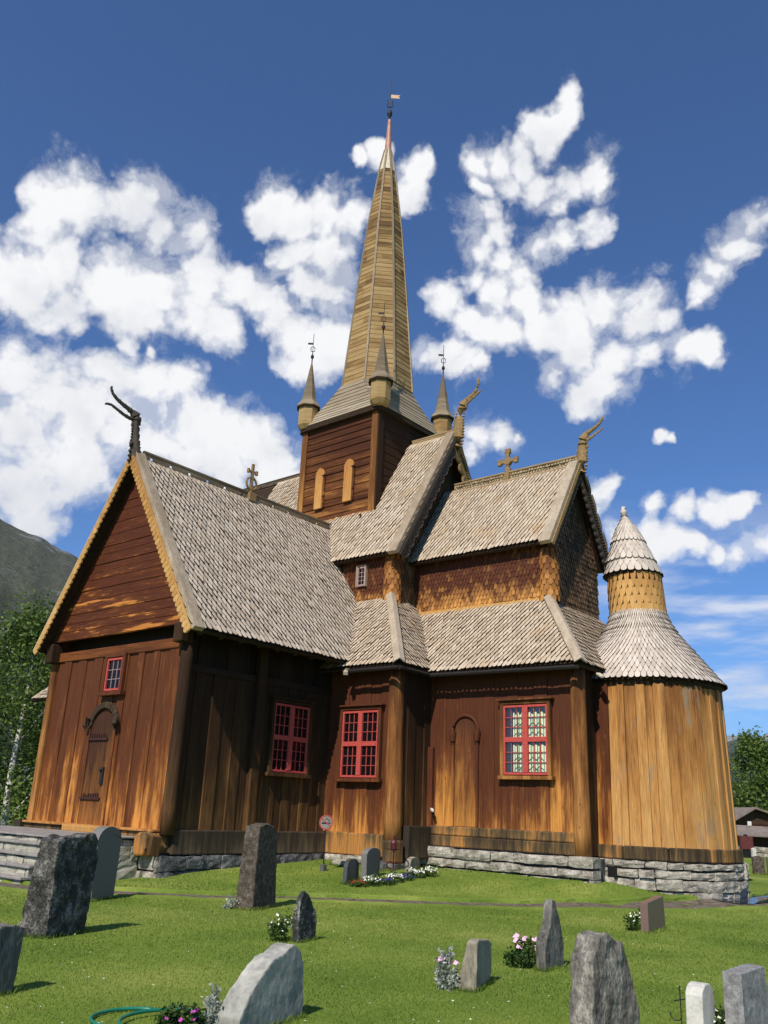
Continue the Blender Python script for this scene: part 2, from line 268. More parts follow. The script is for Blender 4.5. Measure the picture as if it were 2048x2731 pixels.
M['leaf'] = leafmat('birch leaves', (0.05, 0.09, 0.016), (0.1, 0.165, 0.03), (0.18, 0.25, 0.055))
M['leafdark'] = leafmat('dark leaves', (0.035, 0.068, 0.016), (0.07, 0.12, 0.028), (0.13, 0.19, 0.05))
M['leafplant'] = leafmat('plant leaves', (0.025, 0.06, 0.012), (0.05, 0.1, 0.02), (0.1, 0.16, 0.04))
M['leafsilver'] = leafmat('silver leaves', (0.2, 0.23, 0.18), (0.36, 0.39, 0.32), (0.55, 0.57, 0.5))
M['grass'] = leafmat('grass blades', (0.12, 0.2, 0.03), (0.215, 0.305, 0.05), (0.38, 0.41, 0.105), 0.45)
for k, c in (('fl_pink', (0.72, 0.45, 0.6)), ('fl_purple', (0.5, 0.06, 0.38)), ('fl_white', (0.8, 0.8, 0.68)), ('fl_violet', (0.1, 0.07, 0.35)), ('fl_orange', (0.8, 0.22, 0.02)), ('fl_red', (0.3, 0.03, 0.015))):
    M[k] = plain('petals ' + k[3:], c, 0.7, 0.1, 20)

# ------------------------------------------------------------------ geometry helpers
ORG = {}
class MB:
    def __init__(s): s.v = []; s.f = []; s.r = []; s.cnt = 0
    def add(s, vs, fs, rnd=None):
        k = s.cnt; vs = np.asarray(vs, float).reshape(-1, 3)
        s.v.append(vs); s.cnt += len(vs)
        s.r.append(np.full(len(vs), random.random() if rnd is None else rnd))
        s.f += [tuple(i+k for i in f) for f in fs]
    def prism(s, poly, off, rnd=None):
        poly = np.asarray(poly, float); n = len(poly); off = np.asarray(off, float)
        s.add(np.vstack([poly, poly+off]), [tuple(range(n)), tuple(range(2*n-1, n-1, -1))] + [(i+n, (i+1) % n + n, (i+1) % n, i) for i in range(n)], rnd)
    def box(s, a, b, rnd=None):
        (x0, y0, z0), (x1, y1, z1) = a, b
        s.prism([(x0, y0, z0), (x1, y0, z0), (x1, y1, z0), (x0, y1, z0)], (0, 0, z1-z0), rnd)
    def beam(s, p, q, w, h, up=(0, 0, 1), ch=0.0, rnd=None):
        p, q = np.array(p, float), np.array(q, float); d = q-p; d /= np.linalg.norm(d)
        sd = np.cross(d, np.array(up, float)); sd /= np.linalg.norm(sd); u = np.cross(sd, d)
        a, b = w/2, h/2
        if ch: pr = [(-a, -b+ch), (-a+ch, -b), (a-ch, -b), (a, -b+ch), (a, b-ch), (a-ch, b), (-a+ch, b), (-a, b-ch)]
        else: pr = [(-a, -b), (a, -b), (a, b), (-a, b)]
        s.prism([p+sd*x+u*y for x, y in pr], q-p, rnd)
    def tube(s, pts, rad, n=8, flat=1.0, cap=True, rnd=None, ref=(0, 0, 1)):
        pts = [np.array(p, float) for p in pts]; rad = rad if hasattr(rad, '__len__') else [rad]*len(pts)
        V = []
        for i, p in enumerate(pts):
            d = pts[min(i+1, len(pts)-1)] - pts[max(i-1, 0)]; d /= np.linalg.norm(d)
            rf = np.array(ref, float)
            if abs(d @ rf) > 0.97: rf = np.array((1.0, 0, 0)) if abs(d[0]) < 0.9 else np.array((0, 1.0, 0))
            a = np.cross(d, rf); a /= np.linalg.norm(a); b = np.cross(a, d)
            for k in range(n):
                t = 2*math.pi*k/n; V.append(p + rad[i]*(math.cos(t)*a*flat + math.sin(t)*b))
        F = [(i*n+k, i*n+(k+1) % n, (i+1)*n+(k+1) % n, (i+1)*n+k) for i in range(len(pts)-1) for k in range(n)]
        if cap: F += [tuple(range(n-1, -1, -1)), tuple((len(pts)-1)*n+k for k in range(n))]
        s.add(V, F, rnd)
    def lathe(s, prof, c, n=16, rnd=None, rot=0.0, lean=(0, 0)):
        V = []; z0 = prof[0][1]
        for r, z in prof:
            for k in range(n):
                t = 2*math.pi*k/n+rot; V.append((c[0]+r*math.cos(t)+lean[0]*(z-z0), c[1]+r*math.sin(t)+lean[1]*(z-z0), c[2]+z))
        m_ = len(prof)
        F = [(i*n+k, i*n+(k+1) % n, (i+1)*n+(k+1) % n, (i+1)*n+k) for i in range(m_-1) for k in range(n)]
        F += [tuple(range(n-1, -1, -1)), tuple((m_-1)*n+k for k in range(n))]
        s.add(V, F, rnd)
    def shingles(s, O, e, sl, nr, w, L, tip, th, lift, style='ogive'):
        """many pointed shingles at once: arrays of origin, across, upslope, normal, width, length"""
        O, e, sl, nr = (np.asarray(a, float) for a in (O, e, sl, nr)); K = len(O)
        if K == 0: return
        if style == 'ogive': pr = [(-.5, 1.0), (-.44, .58), (-.27, .2), (-.1, .03), (.1, .03), (.27, .2), (.44, .58), (.5, 1.0)]
        elif style == 'lance': pr = [(-.5, 1.0), (-.43, .72), (-.27, .36), (-.1, .05), (.1, .05), (.27, .36), (.43, .72), (.5, 1.0)]
        elif style == 'point': pr = [(-.5, 1.0), (-.26, .46), (-.05, .0), (.05, .0), (.26, .46), (.5, 1.0)]
        else: pr = [(-.5, .7), (-.46, .34), (-.3, .08), (-.1, 0), (.1, 0), (.3, .08), (.46, .34), (.5, .7)]
        m_ = len(pr); n = m_+2
        A = np.array([p[0] for p in pr]+[.5, -.5]); T = np.array([p[1] for p in pr]+[0, 0])
        jit = RNG.normal(0, 0.012, K); tw = RNG.normal(0, 0.012, K)
        a = w[:, None]*A[None]
        b = np.where(np.arange(n)[None] < m_, tip*T[None], L[:, None]) + (jit*0.3)[:, None]*(np.arange(n) < m_)
        b = b + a*tw[:, None]
        lf = np.minimum(1, (L/L.max())*1.3)[:, None]*(lift*(1+RNG.normal(0, .15, K)))[:, None]
        c0 = lf*(1-b/L[:, None]) + a*RNG.normal(0, .015, K)[:, None]
        top = O[:, None] + a[..., None]*e[:, None] + b[..., None]*sl[:, None] + (c0+th)[..., None]*nr[:, None]
        bot = O[:, None] + a[..., None]*e[:, None] + b[..., None]*sl[:, None] + c0[..., None]*nr[:, None]
        V = np.concatenate([top, top, bot], 1).reshape(-1, 3)
        base = [tuple(range(n))] + [(i+2*n, i+1+2*n, i+1+n, i+n) for i in range(m_-1)] + [(m_-1+2*n, m_+2*n, m_+n, m_-1+n), (n, 2*n-1, 3*n-1, 2*n)]
        k0 = s.cnt
        s.v.append(V); s.cnt += len(V); rr = RNG.random(K); s.r.append(np.stack([rr]*n+[np.full(K, -1.0)]*(2*n), 1).ravel())
        for k in range(K):
            o = k0+k*3*n; s.f += [tuple(i+o for i in f) for f in base]
    def build(s, name, mt, parent=None, org=None, smooth=False, bevel=None):
        me = bpy.data.meshes.new(name)
        v = np.concatenate(s.v) if s.v else np.zeros((0, 3))
        o3 = np.array(ORG[parent.name] if parent is not None else (org or (0, 0, 0)), float)
        me.from_pydata((v-o3).tolist(), [], s.f)
        at = me.attributes.new('rnd', 'FLOAT', 'POINT'); at.data.foreach_set('value', np.concatenate(s.r).astype(np.float32))
        if smooth: me.polygons.foreach_set('use_smooth', [True]*len(me.polygons))
        me.materials.append(M[mt] if isinstance(mt, str) else mt)
        ob = bpy.data.objects.new(name, me); COL.objects.link(ob)
        if parent is not None: ob.parent = parent
        else: ob.location = o3
        ORG[ob.name] = tuple(o3)
        if bevel:
            b = ob.modifiers.new('bevel', 'BEVEL'); b.width = bevel; b.segments = 2; b.limit_method = 'ANGLE'; b.angle_limit = R(35)
        return ob
def thing(name, label, cat, loc, group=None):
    o = bpy.data.objects.new(name, None); COL.objects.link(o); o.location = loc; o.empty_display_size = .3
    o['label'] = label; o['category'] = cat
    if group: o['group'] = group
    ORG[o.name] = tuple(loc); return o
def tag(o, label, cat, group=None):
    o['label'] = label; o['category'] = cat
    if group: o['group'] = group
    return o
def structure(o): o['kind'] = 'structure'; return o
def stuff(o): o['kind'] = 'stuff'; return o
def unit(v): v = np.array(v, float); return v/np.linalg.norm(v)
def inpoly(pts, poly):
    x, y = pts[:, 0], pts[:, 1]; ins = np.zeros(len(pts), bool); n = len(poly)
    for i in range(n):
        (x0, y0), (x1, y1) = poly[i], poly[(i+1) % n]
        if y0 == y1: continue
        c = ((y0 > y) != (y1 > y)) & (x < (x1-x0)*(y-y0)/(y1-y0)+x0); ins ^= c
    return ins
def shingle_plane(mb, O, e, sl, poly, w, ex, tip, th=0.02, lift=0.022, style='ogive', Lf=2.1):
    """shingle courses on the plane O + a*e + b*sl, kept where inside poly (a,b)"""
    O, e, sl = np.array(O, float), unit(e), unit(sl); nr = np.cross(e, sl); nr /= np.linalg.norm(nr)
    P = np.array(poly); a0, a1 = P[:, 0].min(), P[:, 0].max(); b0, b1 = P[:, 1].min(), P[:, 1].max()
    pts = []
    for j in range(int((b1-b0)/ex)+1):
        aa = np.arange(a0+(w/2 if j % 2 else 0), a1+w/2, w); pts.append(np.stack([aa, np.full_like(aa, b0+j*ex)], 1))
    pts = np.concatenate(pts); q = pts+np.array([0, ex*.5]); pts = pts[inpoly(q, poly)]
    K = len(pts); W_ = w*RNG.uniform(.8, .87, K); pts = pts + np.stack([RNG.normal(0, .003, K), RNG.normal(0, .005, K)], 1)
    Oo = O + pts[:, :1]*e + pts[:, 1:]*sl
    t = lambda v: np.repeat(v[None], K, 0)
    Ln = np.clip(b1+.03-pts[:, 1], tip*1.02, ex*Lf)
    fr = pts[:, 1] < b0+ex*.4
    for q, sty, tp in ((fr, 'round' if style == 'lance' else style, tip*.7 if style == 'lance' else tip), (~fr, style, tip)):
        k = int(q.sum()); t = lambda v: np.repeat(v[None], k, 0)
        if k: mb.shingles(Oo[q], t(e), t(sl), t(nr), W_[q]*(1.06 if tp != tip else 1), Ln[q], tp, th, lift, sty)
def shingle_cone(mb, c, prof, n, ex, tip, th=0.02, lift=0.02, style='ogive', a0=0, a1=2*math.pi, Lf=2.0, lean=(0, 0)):
    """prof: (r,z) from the bottom up"""
    seg = [(math.hypot(prof[i+1][0]-prof[i][0], prof[i+1][1]-prof[i][1])) for i in range(len(prof)-1)]; tot = sum(seg)
    Os, Es, Ss, Ns, Ws = [], [], [], [], []
    for j in range(int(tot/ex)+1):
        t = j*ex; i = 0
        while i < len(seg)-1 and t > seg[i]: t -= seg[i]; i += 1
        (ra, za), (rb, zb) = prof[i], prof[i+1]; k = t/seg[i]
        if k > 1: break
        r, z = ra+(rb-ra)*k, za+(zb-za)*k; sr, sz = (rb-ra)/seg[i], (zb-za)/seg[i]
        for q in range(n):
            th_ = 2*math.pi*(q+(.5 if j % 2 else 0))/n + RNG.normal(0, .03/n)
            if not (a0 <= th_ % (2*math.pi) <= a1 or a0 <= th_ % (2*math.pi)-2*math.pi <= a1): continue
            cs, sn = math.cos(th_), math.sin(th_)
            Os.append((c[0]+r*cs+lean[0]*(z-prof[0][1]), c[1]+r*sn+lean[1]*(z-prof[0][1]), c[2]+z)); Es.append((-sn, cs, 0))
            Ss.append((sr*cs, sr*sn, sz)); Ns.append((sz*cs, sz*sn, -sr)); Ws.append(2*math.pi*max(r, .03)/n*RNG.uniform(.82, .9))
    n0 = sum(1 for o in Os if o[2] < c[2]+prof[0][1]+1e-6) if style == 'lance' else 0
    if n0: mb.shingles(Os[:n0], Es[:n0], Ss[:n0], Ns[:n0], np.array(Ws[:n0])*1.06, np.full(n0, ex*Lf), tip*.7, th, lift, 'round')
    mb.shingles(Os[n0:], Es[n0:], Ss[n0:], Ns[n0:], np.array(Ws[n0:]), np.full(len(Os)-n0, ex*Lf), tip, th, lift, style)
def vplanks(mb, p0, u, Wd, z0, top, out, wmin=.26, wmax=.42, step=.022, th=.06, ch=.012):
    """vertical planks along u from p0, chamfered, alternating proud and set back"""
    p0, u, out = np.array(p0, float), unit(u), unit(out); a = 0; k = 0
    while a < Wd-1e-3:
        w = random.uniform(wmin, wmax)
        if Wd-a-w < wmin*.6: w = Wd-a
        c = step*(k % 2)+random.uniform(-.006, .006)
        pr = [(a, -th), (a, c-ch), (a+ch, c), (a+w-ch, c), (a+w, c-ch), (a+w, -th)]
        f = (lambda q: top(q)) if callable(top) else (lambda q: top)
        lo = [p0+u*x+out*y+np.array((0, 0, z0+random.uniform(0, .004))) for x, y in pr]
        hi = [p0+u*x+out*y+np.array((0, 0, f(x))) for x, y in pr]
        n = len(pr); rr = random.random()
        mb.add(lo+hi, [tuple(range(n-1, -1, -1)), tuple(range(n, 2*n))]+[(i, (i+1) % n, (i+1) % n+n, i+n) for i in range(n)], rr)
        a += w; k += 1
def hplanks(mb, p0, u, z0, z1, ext, out, hmin=.2, hmax=.3, th=.06, ch=.014, step=.012):
    """horizontal planks; ext(z) gives the start and end along u"""
    p0, u, out = np.array(p0, float), unit(u), unit(out); z = z0; k = 0
    while z < z1-1e-3:
        h = random.uniform(hmin, hmax)
        if z1-z-h < hmin*.6: h = z1-z
        c = random.uniform(0, step); n = 6; ex0 = random.uniform(0, .004)
        pr = [(z, -th), (z, c-ch), (z+ch, c), (z+h-ch, c), (z+h, c-ch), (z+h, -th)]
        A = [p0+u*(ext(x)[0]+ex0)+out*y+np.array((0, 0, x)) for x, y in pr]
        B = [p0+u*(ext(x)[1]-ex0)+out*y+np.array((0, 0, x)) for x, y in pr]
        mb.add(A+B, [tuple(range(n)), tuple(range(2*n-1, n-1, -1))]+[(i+n, (i+1) % n+n, (i+1) % n, i) for i in range(n)])
        z += h; k += 1
def logpost(mb, x, y, z0, z1, r, n=14, lean=(0, 0), taper=.9):
    zs = np.linspace(z0, z1, 9); V = []
    for i, z in enumerate(zs):
        k = i/8; rr = r*(1-(1-taper)*k)
        for q in range(n):
            t = 2*math.pi*q/n; d = rr*(1+.03*math.sin(3*t+i)+random.uniform(-.012, .012))
            V.append((x+lean[0]*k+d*math.cos(t), y+lean[1]*k+d*math.sin(t), z))
    F = [(i*n+q, i*n+(q+1) % n, (i+1)*n+(q+1) % n, (i+1)*n+q) for i in range(8) for q in range(n)]
    F += [tuple(range(n-1, -1, -1)), tuple(8*n+q for q in range(n))]
    mb.add(V, F)
def stonewall(mb, p0, u, L, z0, z1, out, depth=.35, courses=None, lmin=.35, lmax=1.1, jut=.05):
    """courses of roughly dressed blocks"""
    p0, u, out = np.array(p0, float), unit(u), unit(out)
    zs = courses or [z0, z1]
    for j in range(len(zs)-1):
        a = random.uniform(-.3, 0)
        while a < L:
            l = random.uniform(lmin, lmax); x0, x1 = max(a, 0)+.012, min(a+l, L)-.012
            if x1-x0 > .06:
                c = random.uniform(0, jut*1.5); za, zb = zs[j]+.008+random.uniform(-.01, .03)*(j > 0), zs[j+1]-.008-random.uniform(0, .03)
                jt = lambda s_=.02: random.uniform(-s_, s_)*1.4
                nx, nz = max(2, int((x1-x0)/.16)), 3
                V = []; F = []
                for q in range(nz+1):
                    for p in range(nx+1):
                        ed = (p in (0, nx)) or (q in (0, nz))
                        x = x0+(x1-x0)*p/nx; z = za+(zb-za)*q/nz
                        o_ = c-(.022 if ed else 0)+jt(.011)
                        V.append(p0+u*(x+jt(.012))+out*o_+np.array((0, 0, z+jt(.012))))
                for q in range(nz):
                    for p in range(nx):
                        i = q*(nx+1)+p; F.append((i, i+1, i+nx+2, i+nx+1))
                k = len(V); V += [p0+u*x0-out*depth+np.array((0, 0, za)), p0+u*x1-out*depth+np.array((0, 0, za)), p0+u*x1-out*depth+np.array((0, 0, zb)), p0+u*x0-out*depth+np.array((0, 0, zb))]
                c00, c10, c11, c01 = 0, nx, nz*(nx+1)+nx, nz*(nx+1)
                F += [tuple(range(0, nx+1))[::-1]+(k, k+1), tuple(range(c01, c11+1))+(k+2, k+3),
                      tuple(range(0, c01+1, nx+1))+(k+3, k), tuple(range(nx, c11+1, nx+1))[::-1]+(k+1, k+2), (k, k+3, k+2, k+1)]
                mb.add(V, F)
            a += l

# ------------------------------------------------------------------ ground height
GC = np.array([(-16.5,12.0,.05),(-16.5,13.6,.19),(-16.5,14.9,.27),(-16.5,17.9,.41),(-15,17.8,.34),(-14.2,19.1,.35),(-12.3,19.1,.357),(-9.7,19.1,.36),(-8.6,20.2,.2),(-7.4,21.2,.08),(-7.2,23,.08),(-7.8,25,.15),
(-17.3,12.2,0),(-18.5,12.4,0),(-22.5,12.4,.0),(-24,15,.2),(-26,18,.3),(-32,18,.3),(-32,26,.3),(-18,30,.3),(-8,28,.2),
(-16.9,9.7,0),(-15.4,10.75,0),(-14.6,11.3,0),(-13.9,11.9,0),(-13,13.4,0),(-11.9,14.4,0),(-10.8,15.4,0),(-9.85,16.6,.0),(-8.72,18.3,.0),(-7.9,20.0,0),(-7.0,21.5,0),(-6.6,24,0),(-14,10.8,0),(-12.3,12.7,0),(-10.1,14.4,0),(-8.2,17.3,0),(-6.9,20.2,0),
(-20,8,0),(-28,8,0),(-10,6,0),(-5,10,0),(0,0,0),(0,20,0),(6,12,0),(-2,30,0),(10,40,0),(-40,10,0),(-40,40,.2),(-20,45,.2),(-15,-10,0),(10,-10,0)])
GW = np.linalg.solve(np.linalg.norm(GC[:, None, :2]-GC[None, :, :2], axis=2), GC[:, 2])
def G(x, y):
    x, y = np.asarray(x, float), np.asarray(y, float)
    g = np.hypot(GC[:, 0]-x[..., None], GC[:, 1]-y[..., None]) @ GW
    fade = np.clip((75-np.hypot(x+10, y-15))/30, 0, 1)
    return g*fade

# ================================================================== the stave church
Y0 = 22.15                                           # long axis of the church
church = thing('stave_church', 'dark brown timber stave church with grey shingled roofs, dragon heads and a tall spire', 'church', (-18, 18, 0.3))
def P(name, mt, mb, parent=church, **k): return mb.build(name, mt, parent, **k)

# ---- foundation stones
b = MB()
stonewall(b, (-22.6, 12.6, 0), (1, 0, 0), 6.05, -.1, .54, (0, -1, 0), courses=[-.15, .2, .54], lmin=.5, lmax=1.3)
P('foundation', 'found', b)
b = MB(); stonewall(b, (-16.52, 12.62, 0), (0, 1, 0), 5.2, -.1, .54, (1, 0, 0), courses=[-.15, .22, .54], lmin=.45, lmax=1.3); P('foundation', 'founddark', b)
b = MB(); stonewall(b, (-16.5, 17.78, 0), (1, 0, 0), 1.75, .1, .6, (0, -1, 0), courses=[.05, .34, .58], lmin=.4, lmax=.9); P('foundation', 'found', b)
b = MB(); b.box((-14.92, 17.72, .12), (-14.1, 18.4, .44)); P('corner_stone', 'founddark', b, bevel=.04)
b = MB(); stonewall(b, (-14.5, 19.12, 0), (1, 0, 0), 4.95, .25, .86, (0, -1, 0), courses=[.1, .38, .6, .86], lmin=.35, lmax=1.7, jut=.05); P('foundation', 'found', b)
b = MB()
for j, (za, zb) in enumerate(((-.1, .22), (.22, .46), (.46, .66), (.66, .83))):
    a = R(-135)
    while a < R(100):
        da = random.uniform(.16, .38); r0 = 2.12+random.uniform(0, .07)
        stonewall(b, (-9.5+r0*math.cos(a), Y0+r0*math.sin(a), 0), (math.cos(a+da)-math.cos(a), math.sin(a+da)-math.sin(a), 0), 2*r0*math.sin(da/2), za, zb, (math.cos(a+da/2), math.sin(a+da/2), 0), courses=[za, zb], lmin=3, lmax=4, jut=.05)
        a += da
P('foundation', 'found', b)
b = MB(); b.lathe([(1.98, -.2), (1.98, .84)], (-9.5, Y0, 0), 40); b.box((-14.4, 19.3, 0), (-9.7, 25, .8)); b.box((-16.5, 17.95, 0), (-14.4, 26, .5)); b.box((-22.4, 12.8, 0), (-16.6, 18, .5)); b.box((-32, 18, 0), (-16.6, 26.3, .6))
P('foundation_core', 'founddark', b)
b = MB(); b.box((-9.62, 19.93, .44), (-9.4, 20.08, .66)); 
P('foundation_vent', 'black', b)

# ---- transept
b = MB(); b.box((-22.5, 12.62, .54), (-17.2, 12.95, 1.0)); P('sill_beam', 'sill', b, bevel=.03)
b = MB(); b.box((-22.3, 12.55, 1.0), (-16.8, 12.85, 1.05)); P('sill_moulding', 'log', b, bevel=.01)
b = MB(); b.box((-20.35, 12.5, .87), (-18.7, 12.63, 1.03)); P('door_sill', 'towerpost', b, bevel=.03)
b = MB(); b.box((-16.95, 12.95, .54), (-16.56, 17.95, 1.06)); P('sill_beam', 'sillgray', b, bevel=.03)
b = MB(); b.prism([(-16.93+.24*x, 12.34, .75+.25*z) for x, z in ((-.75, -1), (.6, -.95), (.95, -.3), (.85, .7), (.3, 1), (-.5, .95), (-.95, .4), (-1, -.4))], (0, .7, .02)); P('sill_log_end', 'sill', b, bevel=.05)
b = MB(); b.beam((-16.62, 12.48, .52), (-16.6, 12.52, .92), .12, .26, (0, 1, 0)); P('wedge', 'darklog', b, bevel=.015)
b = MB(); vplanks(b, (-22.2, 12.82, 0), (1, 0, 0), 5.42, 1.02, 5.16, (0, -1, 0), .24, .4, step=.03); P('plank_wall', 'facade', b)
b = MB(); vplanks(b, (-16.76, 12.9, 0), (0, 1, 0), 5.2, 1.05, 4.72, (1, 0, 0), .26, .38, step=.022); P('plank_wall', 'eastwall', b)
b = MB(); vplanks(b, (-16.86, 12.9, 0), (0, 1, 0), 6.0, 4.7, 6.1, (1, 0, 0), .3, .5, step=.02); b.box((-16.9, 12.95, 4.6), (-16.7, 17.95, 4.76)); P('upper_wall', 'shadeblack', b)  # tarred boards, deep eave shade put into their near-black colour
b = MB(); vplanks(b, (-22.24, 18, 0), (0, -1, 0), 5.2, 1.0, 5.9, (-1, 0, 0), .3, .45); P('plank_wall', 'facade', b)
b = MB(); b.box((-22.4, 12.72, .7), (-22.17, 12.95, 5.2)); P('corner_post', 'log', b, bevel=.02)
b = MB(); b.box((-22.62, 12.5, .5), (-22.3, 12.7, 1.06)); P('corner_block', 'sillgray', b, bevel=.02)
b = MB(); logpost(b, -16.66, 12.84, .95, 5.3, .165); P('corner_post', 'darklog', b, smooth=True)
b = MB(); b.box((-16.78, 15.12, 1.05), (-16.6, 15.4, 5.6)); P('wall_post', 'eastwall', b, bevel=.025)
b = MB(); b.box((-22.25, 12.76, 5.12), (-16.75, 12.98, 5.37)); P('tie_beam', 'beam', b, bevel=.02)
b = MB(); b.box((-22.25, 13.1, 5.3), (-16.75, 13.2, 5.8)); P('recess_board', 'shadeblack', b)  # shade below the gable overhang painted in as a black board
b = MB(); b.box((-22.42, 12.5, 5.08), (-22.1, 12.85, 5.6)); P('beam_end', 'darklog', b, bevel=.03)
b = MB(); b.box((-16.84, 12.5, 5.2), (-16.5, 12.85, 5.66)); P('beam_end', 'darklog', b, bevel=.03)
TX, TE, TZE, TZR = -19.28, 3.33, 5.42, 10.4        # roof centre line, half width, eave, ridge
tk = (TZR-TZE)/TE
b = MB(); hplanks(b, (TX, 12.62, 0), (1, 0, 0), 5.64, 10.2, lambda z: (-(TZR-.12-z)/tk, (TZR-.12-z)/tk), (0, -1, 0), .2, .34, step=.02); P('gable_wall', 'gable', b)
# roof
def roof_slope(name, mt, O, e, sl, poly, w=.155, ex=.2, tip=.225, th=.036, lift=.055, deck=.09, style='lance', decku=True):
    b = MB(); shingle_plane(b, O, e, sl, poly, w, ex, tip, th, lift, style)
    ob = P(name, mt, b)
    if decku:
        O, e, sl = np.array(O, float), unit(e), unit(sl); nr = np.cross(e, sl)
        d = MB(); d.prism([O+e*x+sl*y-nr*.004 for x, y in poly], -nr*deck); d.build('roof_deck', 'soffit', ob)
    return ob
Ls = math.hypot(TE, TZR-TZE)
t_roof = roof_slope('transept_roof', 'shingle', (TX+TE, 12.35, TZE), (0, 1, 0), (-TE, 0, TZR-TZE), [(0, 0), (7.4, 0), (7.9, Ls), (0, Ls)], w=.155, ex=.195)
t_roof2 = roof_slope('transept_roof', 'shingle', (TX-TE, 20.2, TZE), (0, -1, 0), (TE, 0, TZR-TZE), [(0, 0), (7.85, 0), (7.85, Ls), (0, Ls)], w=.24, ex=.3)
def barge(roof, p_eave, p_top, out, along, mt_face, wtop=.3, face_h=.17, disc=.085, step=.155, fmat='scallop'):
    """verge board lying on the roof edge and a scalloped board hanging from it"""
    p, q = np.array(p_eave, float), np.array(p_top, float); d = unit(q-p); al = unit(along); nr = np.cross(al, d)
    if nr[2] < 0: nr = -nr
    b = MB(); c = al*wtop/2; b.prism([p+nr*.0, q+nr*.0, q+nr*.135, p+nr*.135], al*wtop); b.build('verge_board', mt_face, roof, bevel=.012)
    b = MB(); o = unit(out)
    b.prism([p+nr*.03+o*.004, q+nr*.03+o*.004, q-nr*face_h*.6+o*.004, p-nr*face_h*.6+o*.004], o*.045)
    L = np.linalg.norm(q-p)
    for i in range(int(L/step)):
        cc = p+d*(i+.5)*step-nr*face_h*.62+o*.01
        b.prism([cc+disc*(math.cos(t)*d*.95+math.sin(t)*nr*1.1) for t in np.linspace(0, 2*math.pi, 11)[:-1]], o*.055)
    b.build('scalloped_board', fmat, roof, bevel=.008)
barge(t_roof, (TX+TE+.04, 12.3, TZE-.05), (TX, 12.3, TZR+.1), (0, -1, 0), (0, 1, 0), 'gray')
barge(t_roof2, (TX-TE-.04, 12.3, TZE-.05), (TX, 12.3, TZR+.1), (0, -1, 0), (0, 1, 0), 'gray')
b = MB()
for y in np.arange(12.7, 18, .62): b.beam((TX+TE-.1, y, TZE-.06), (TX+TE-1.3, y, TZE-.06+1.2*tk), .12, .12, (0, 1, 0))
b.build('rafter_ends', 'soffit', t_roof)
def crest(roof, p, u, L, z0, cw, chh, mt, pattern='plus', th=.05, period=6, rows=3):
    """ridge board pierced with crosses, built cell by cell round the holes"""
    p, u = np.array(p, float), unit(u); side = np.array((-u[1], u[0], 0)); b = MB(); n = int(L/cw)
    hole = {'plus': {(1, 0), (2, 0), (3, 0), (2, 1)}, 'half': {(1, 0), (2, 0), (3, 0), (2, 1), (1, 1)}}[pattern]
    for j in range(rows):
        i = 0; h0, h1 = (z0+j*chh, z0+(j+1)*chh)
        while i < n:
            if (i % period, j) in hole: i += 1; continue
            k = i
            while k < n and (k % period, j) not in hole: k += 1
            A = p+u*i*cw-side*th/2; B = p+u*k*cw-side*th/2
            b.prism([(A[0], A[1], h0), (B[0], B[1], h0), (B[0], B[1], h1), (A[0], A[1], h1)], side*th, .5)
            i = k
    b.beam(p+np.array((0, 0, z0-.03)), p+u*L+np.array((0, 0, z0-.03)), .14, .08, ch=.02)
    b.beam(p+np.array((0, 0, z0+rows*chh+.02)), p+u*L+np.array((0, 0, z0+rows*chh+.02)), .08, .045)
    return b.build('ridge_crest', mt, roof)
crest(t_roof, (TX, 12.62, 0), (0, 1, 0), 7.55, TZR-.0, .11, .08, 'crest', 'plus', period=6)
b = MB()
for sx in (1, -1): b.beam((TX+.13*sx, 12.5, TZR-.16), (TX+.13*sx, 20.1, TZR-.16), .2, .05, (sx*.8, 0, .6))
b.build('ridge_boards', 'gray', t_roof)
def ribs(mb, pts, rad, sp=.085, k=1.25, th=.02):
    """small carved bosses along a neck"""
    for i in range(len(pts)-1):
        a, c = np.array(pts[i], float), np.array(pts[i+1], float); L = np.linalg.norm(c-a); n = max(1, int(L/sp))
        for q in range(n):
            t = (q+.5)/n; pc = a+(c-a)*t; r_ = (rad[i]+(rad[i+1]-rad[i])*t)*k; d = unit(c-a)
            mb.tube([pc-d*th, pc+d*th], [r_, r_], 8, .8)
def dragon(roof, neck, nr_, upper, ur, lower, lr, mt, crown=None, plane=(0, 0, 1), flat=.62):
    b = MB(); b.tube(neck, nr_, 10, flat, ref=plane)
    for i in range(len(neck)-1):
        a_, c_ = np.array(neck[i]), np.array(neck[i+1])
        for t in (.0, .33, .66):
            pc = a_+(c_-a_)*t; rr = nr_[i]+(nr_[i+1]-nr_[i])*t; sd = unit(np.cross(unit(c_-a_), (0, 1, 0) if abs(neck[0][1]-upper[-1][1]) < .01 else (1, 0, 0)))
            for s_ in (1, -1): q = pc+sd*rr*s_; b.tube([q-(c_-a_)*.12, q, q+(c_-a_)*.12], [rr*.12, rr*.3, rr*.12], 6)
    hd = [neck[-1], np.array(upper[0])]; 
    b.tube(upper, ur, 8, .7, ref=plane); ribs(b, upper[1:], ur[1:], .12, 1.15, .012)
    b.tube(lower, lr, 8, .7, ref=plane); ribs(b, lower[1:], lr[1:], .12, 1.15, .012)
    head = np.array(neck[-1], float); b.tube([head-np.array((0, 0, .1)), head+(np.array(upper[0])-head)*.5, upper[1]], [nr_[-1]*1.2, nr_[-1]*1.35, ur[1]*1.1], 9, .75, ref=plane)
    if crown:
        for c, rr in crown: b.tube([np.array(c)-np.array((0, 0, .05)), np.array(c)+np.array((0, 0, .05))], [rr, rr*.8], 7, 1)
    return b.build('dragon_head', mt, roof, smooth=False, bevel=.006)
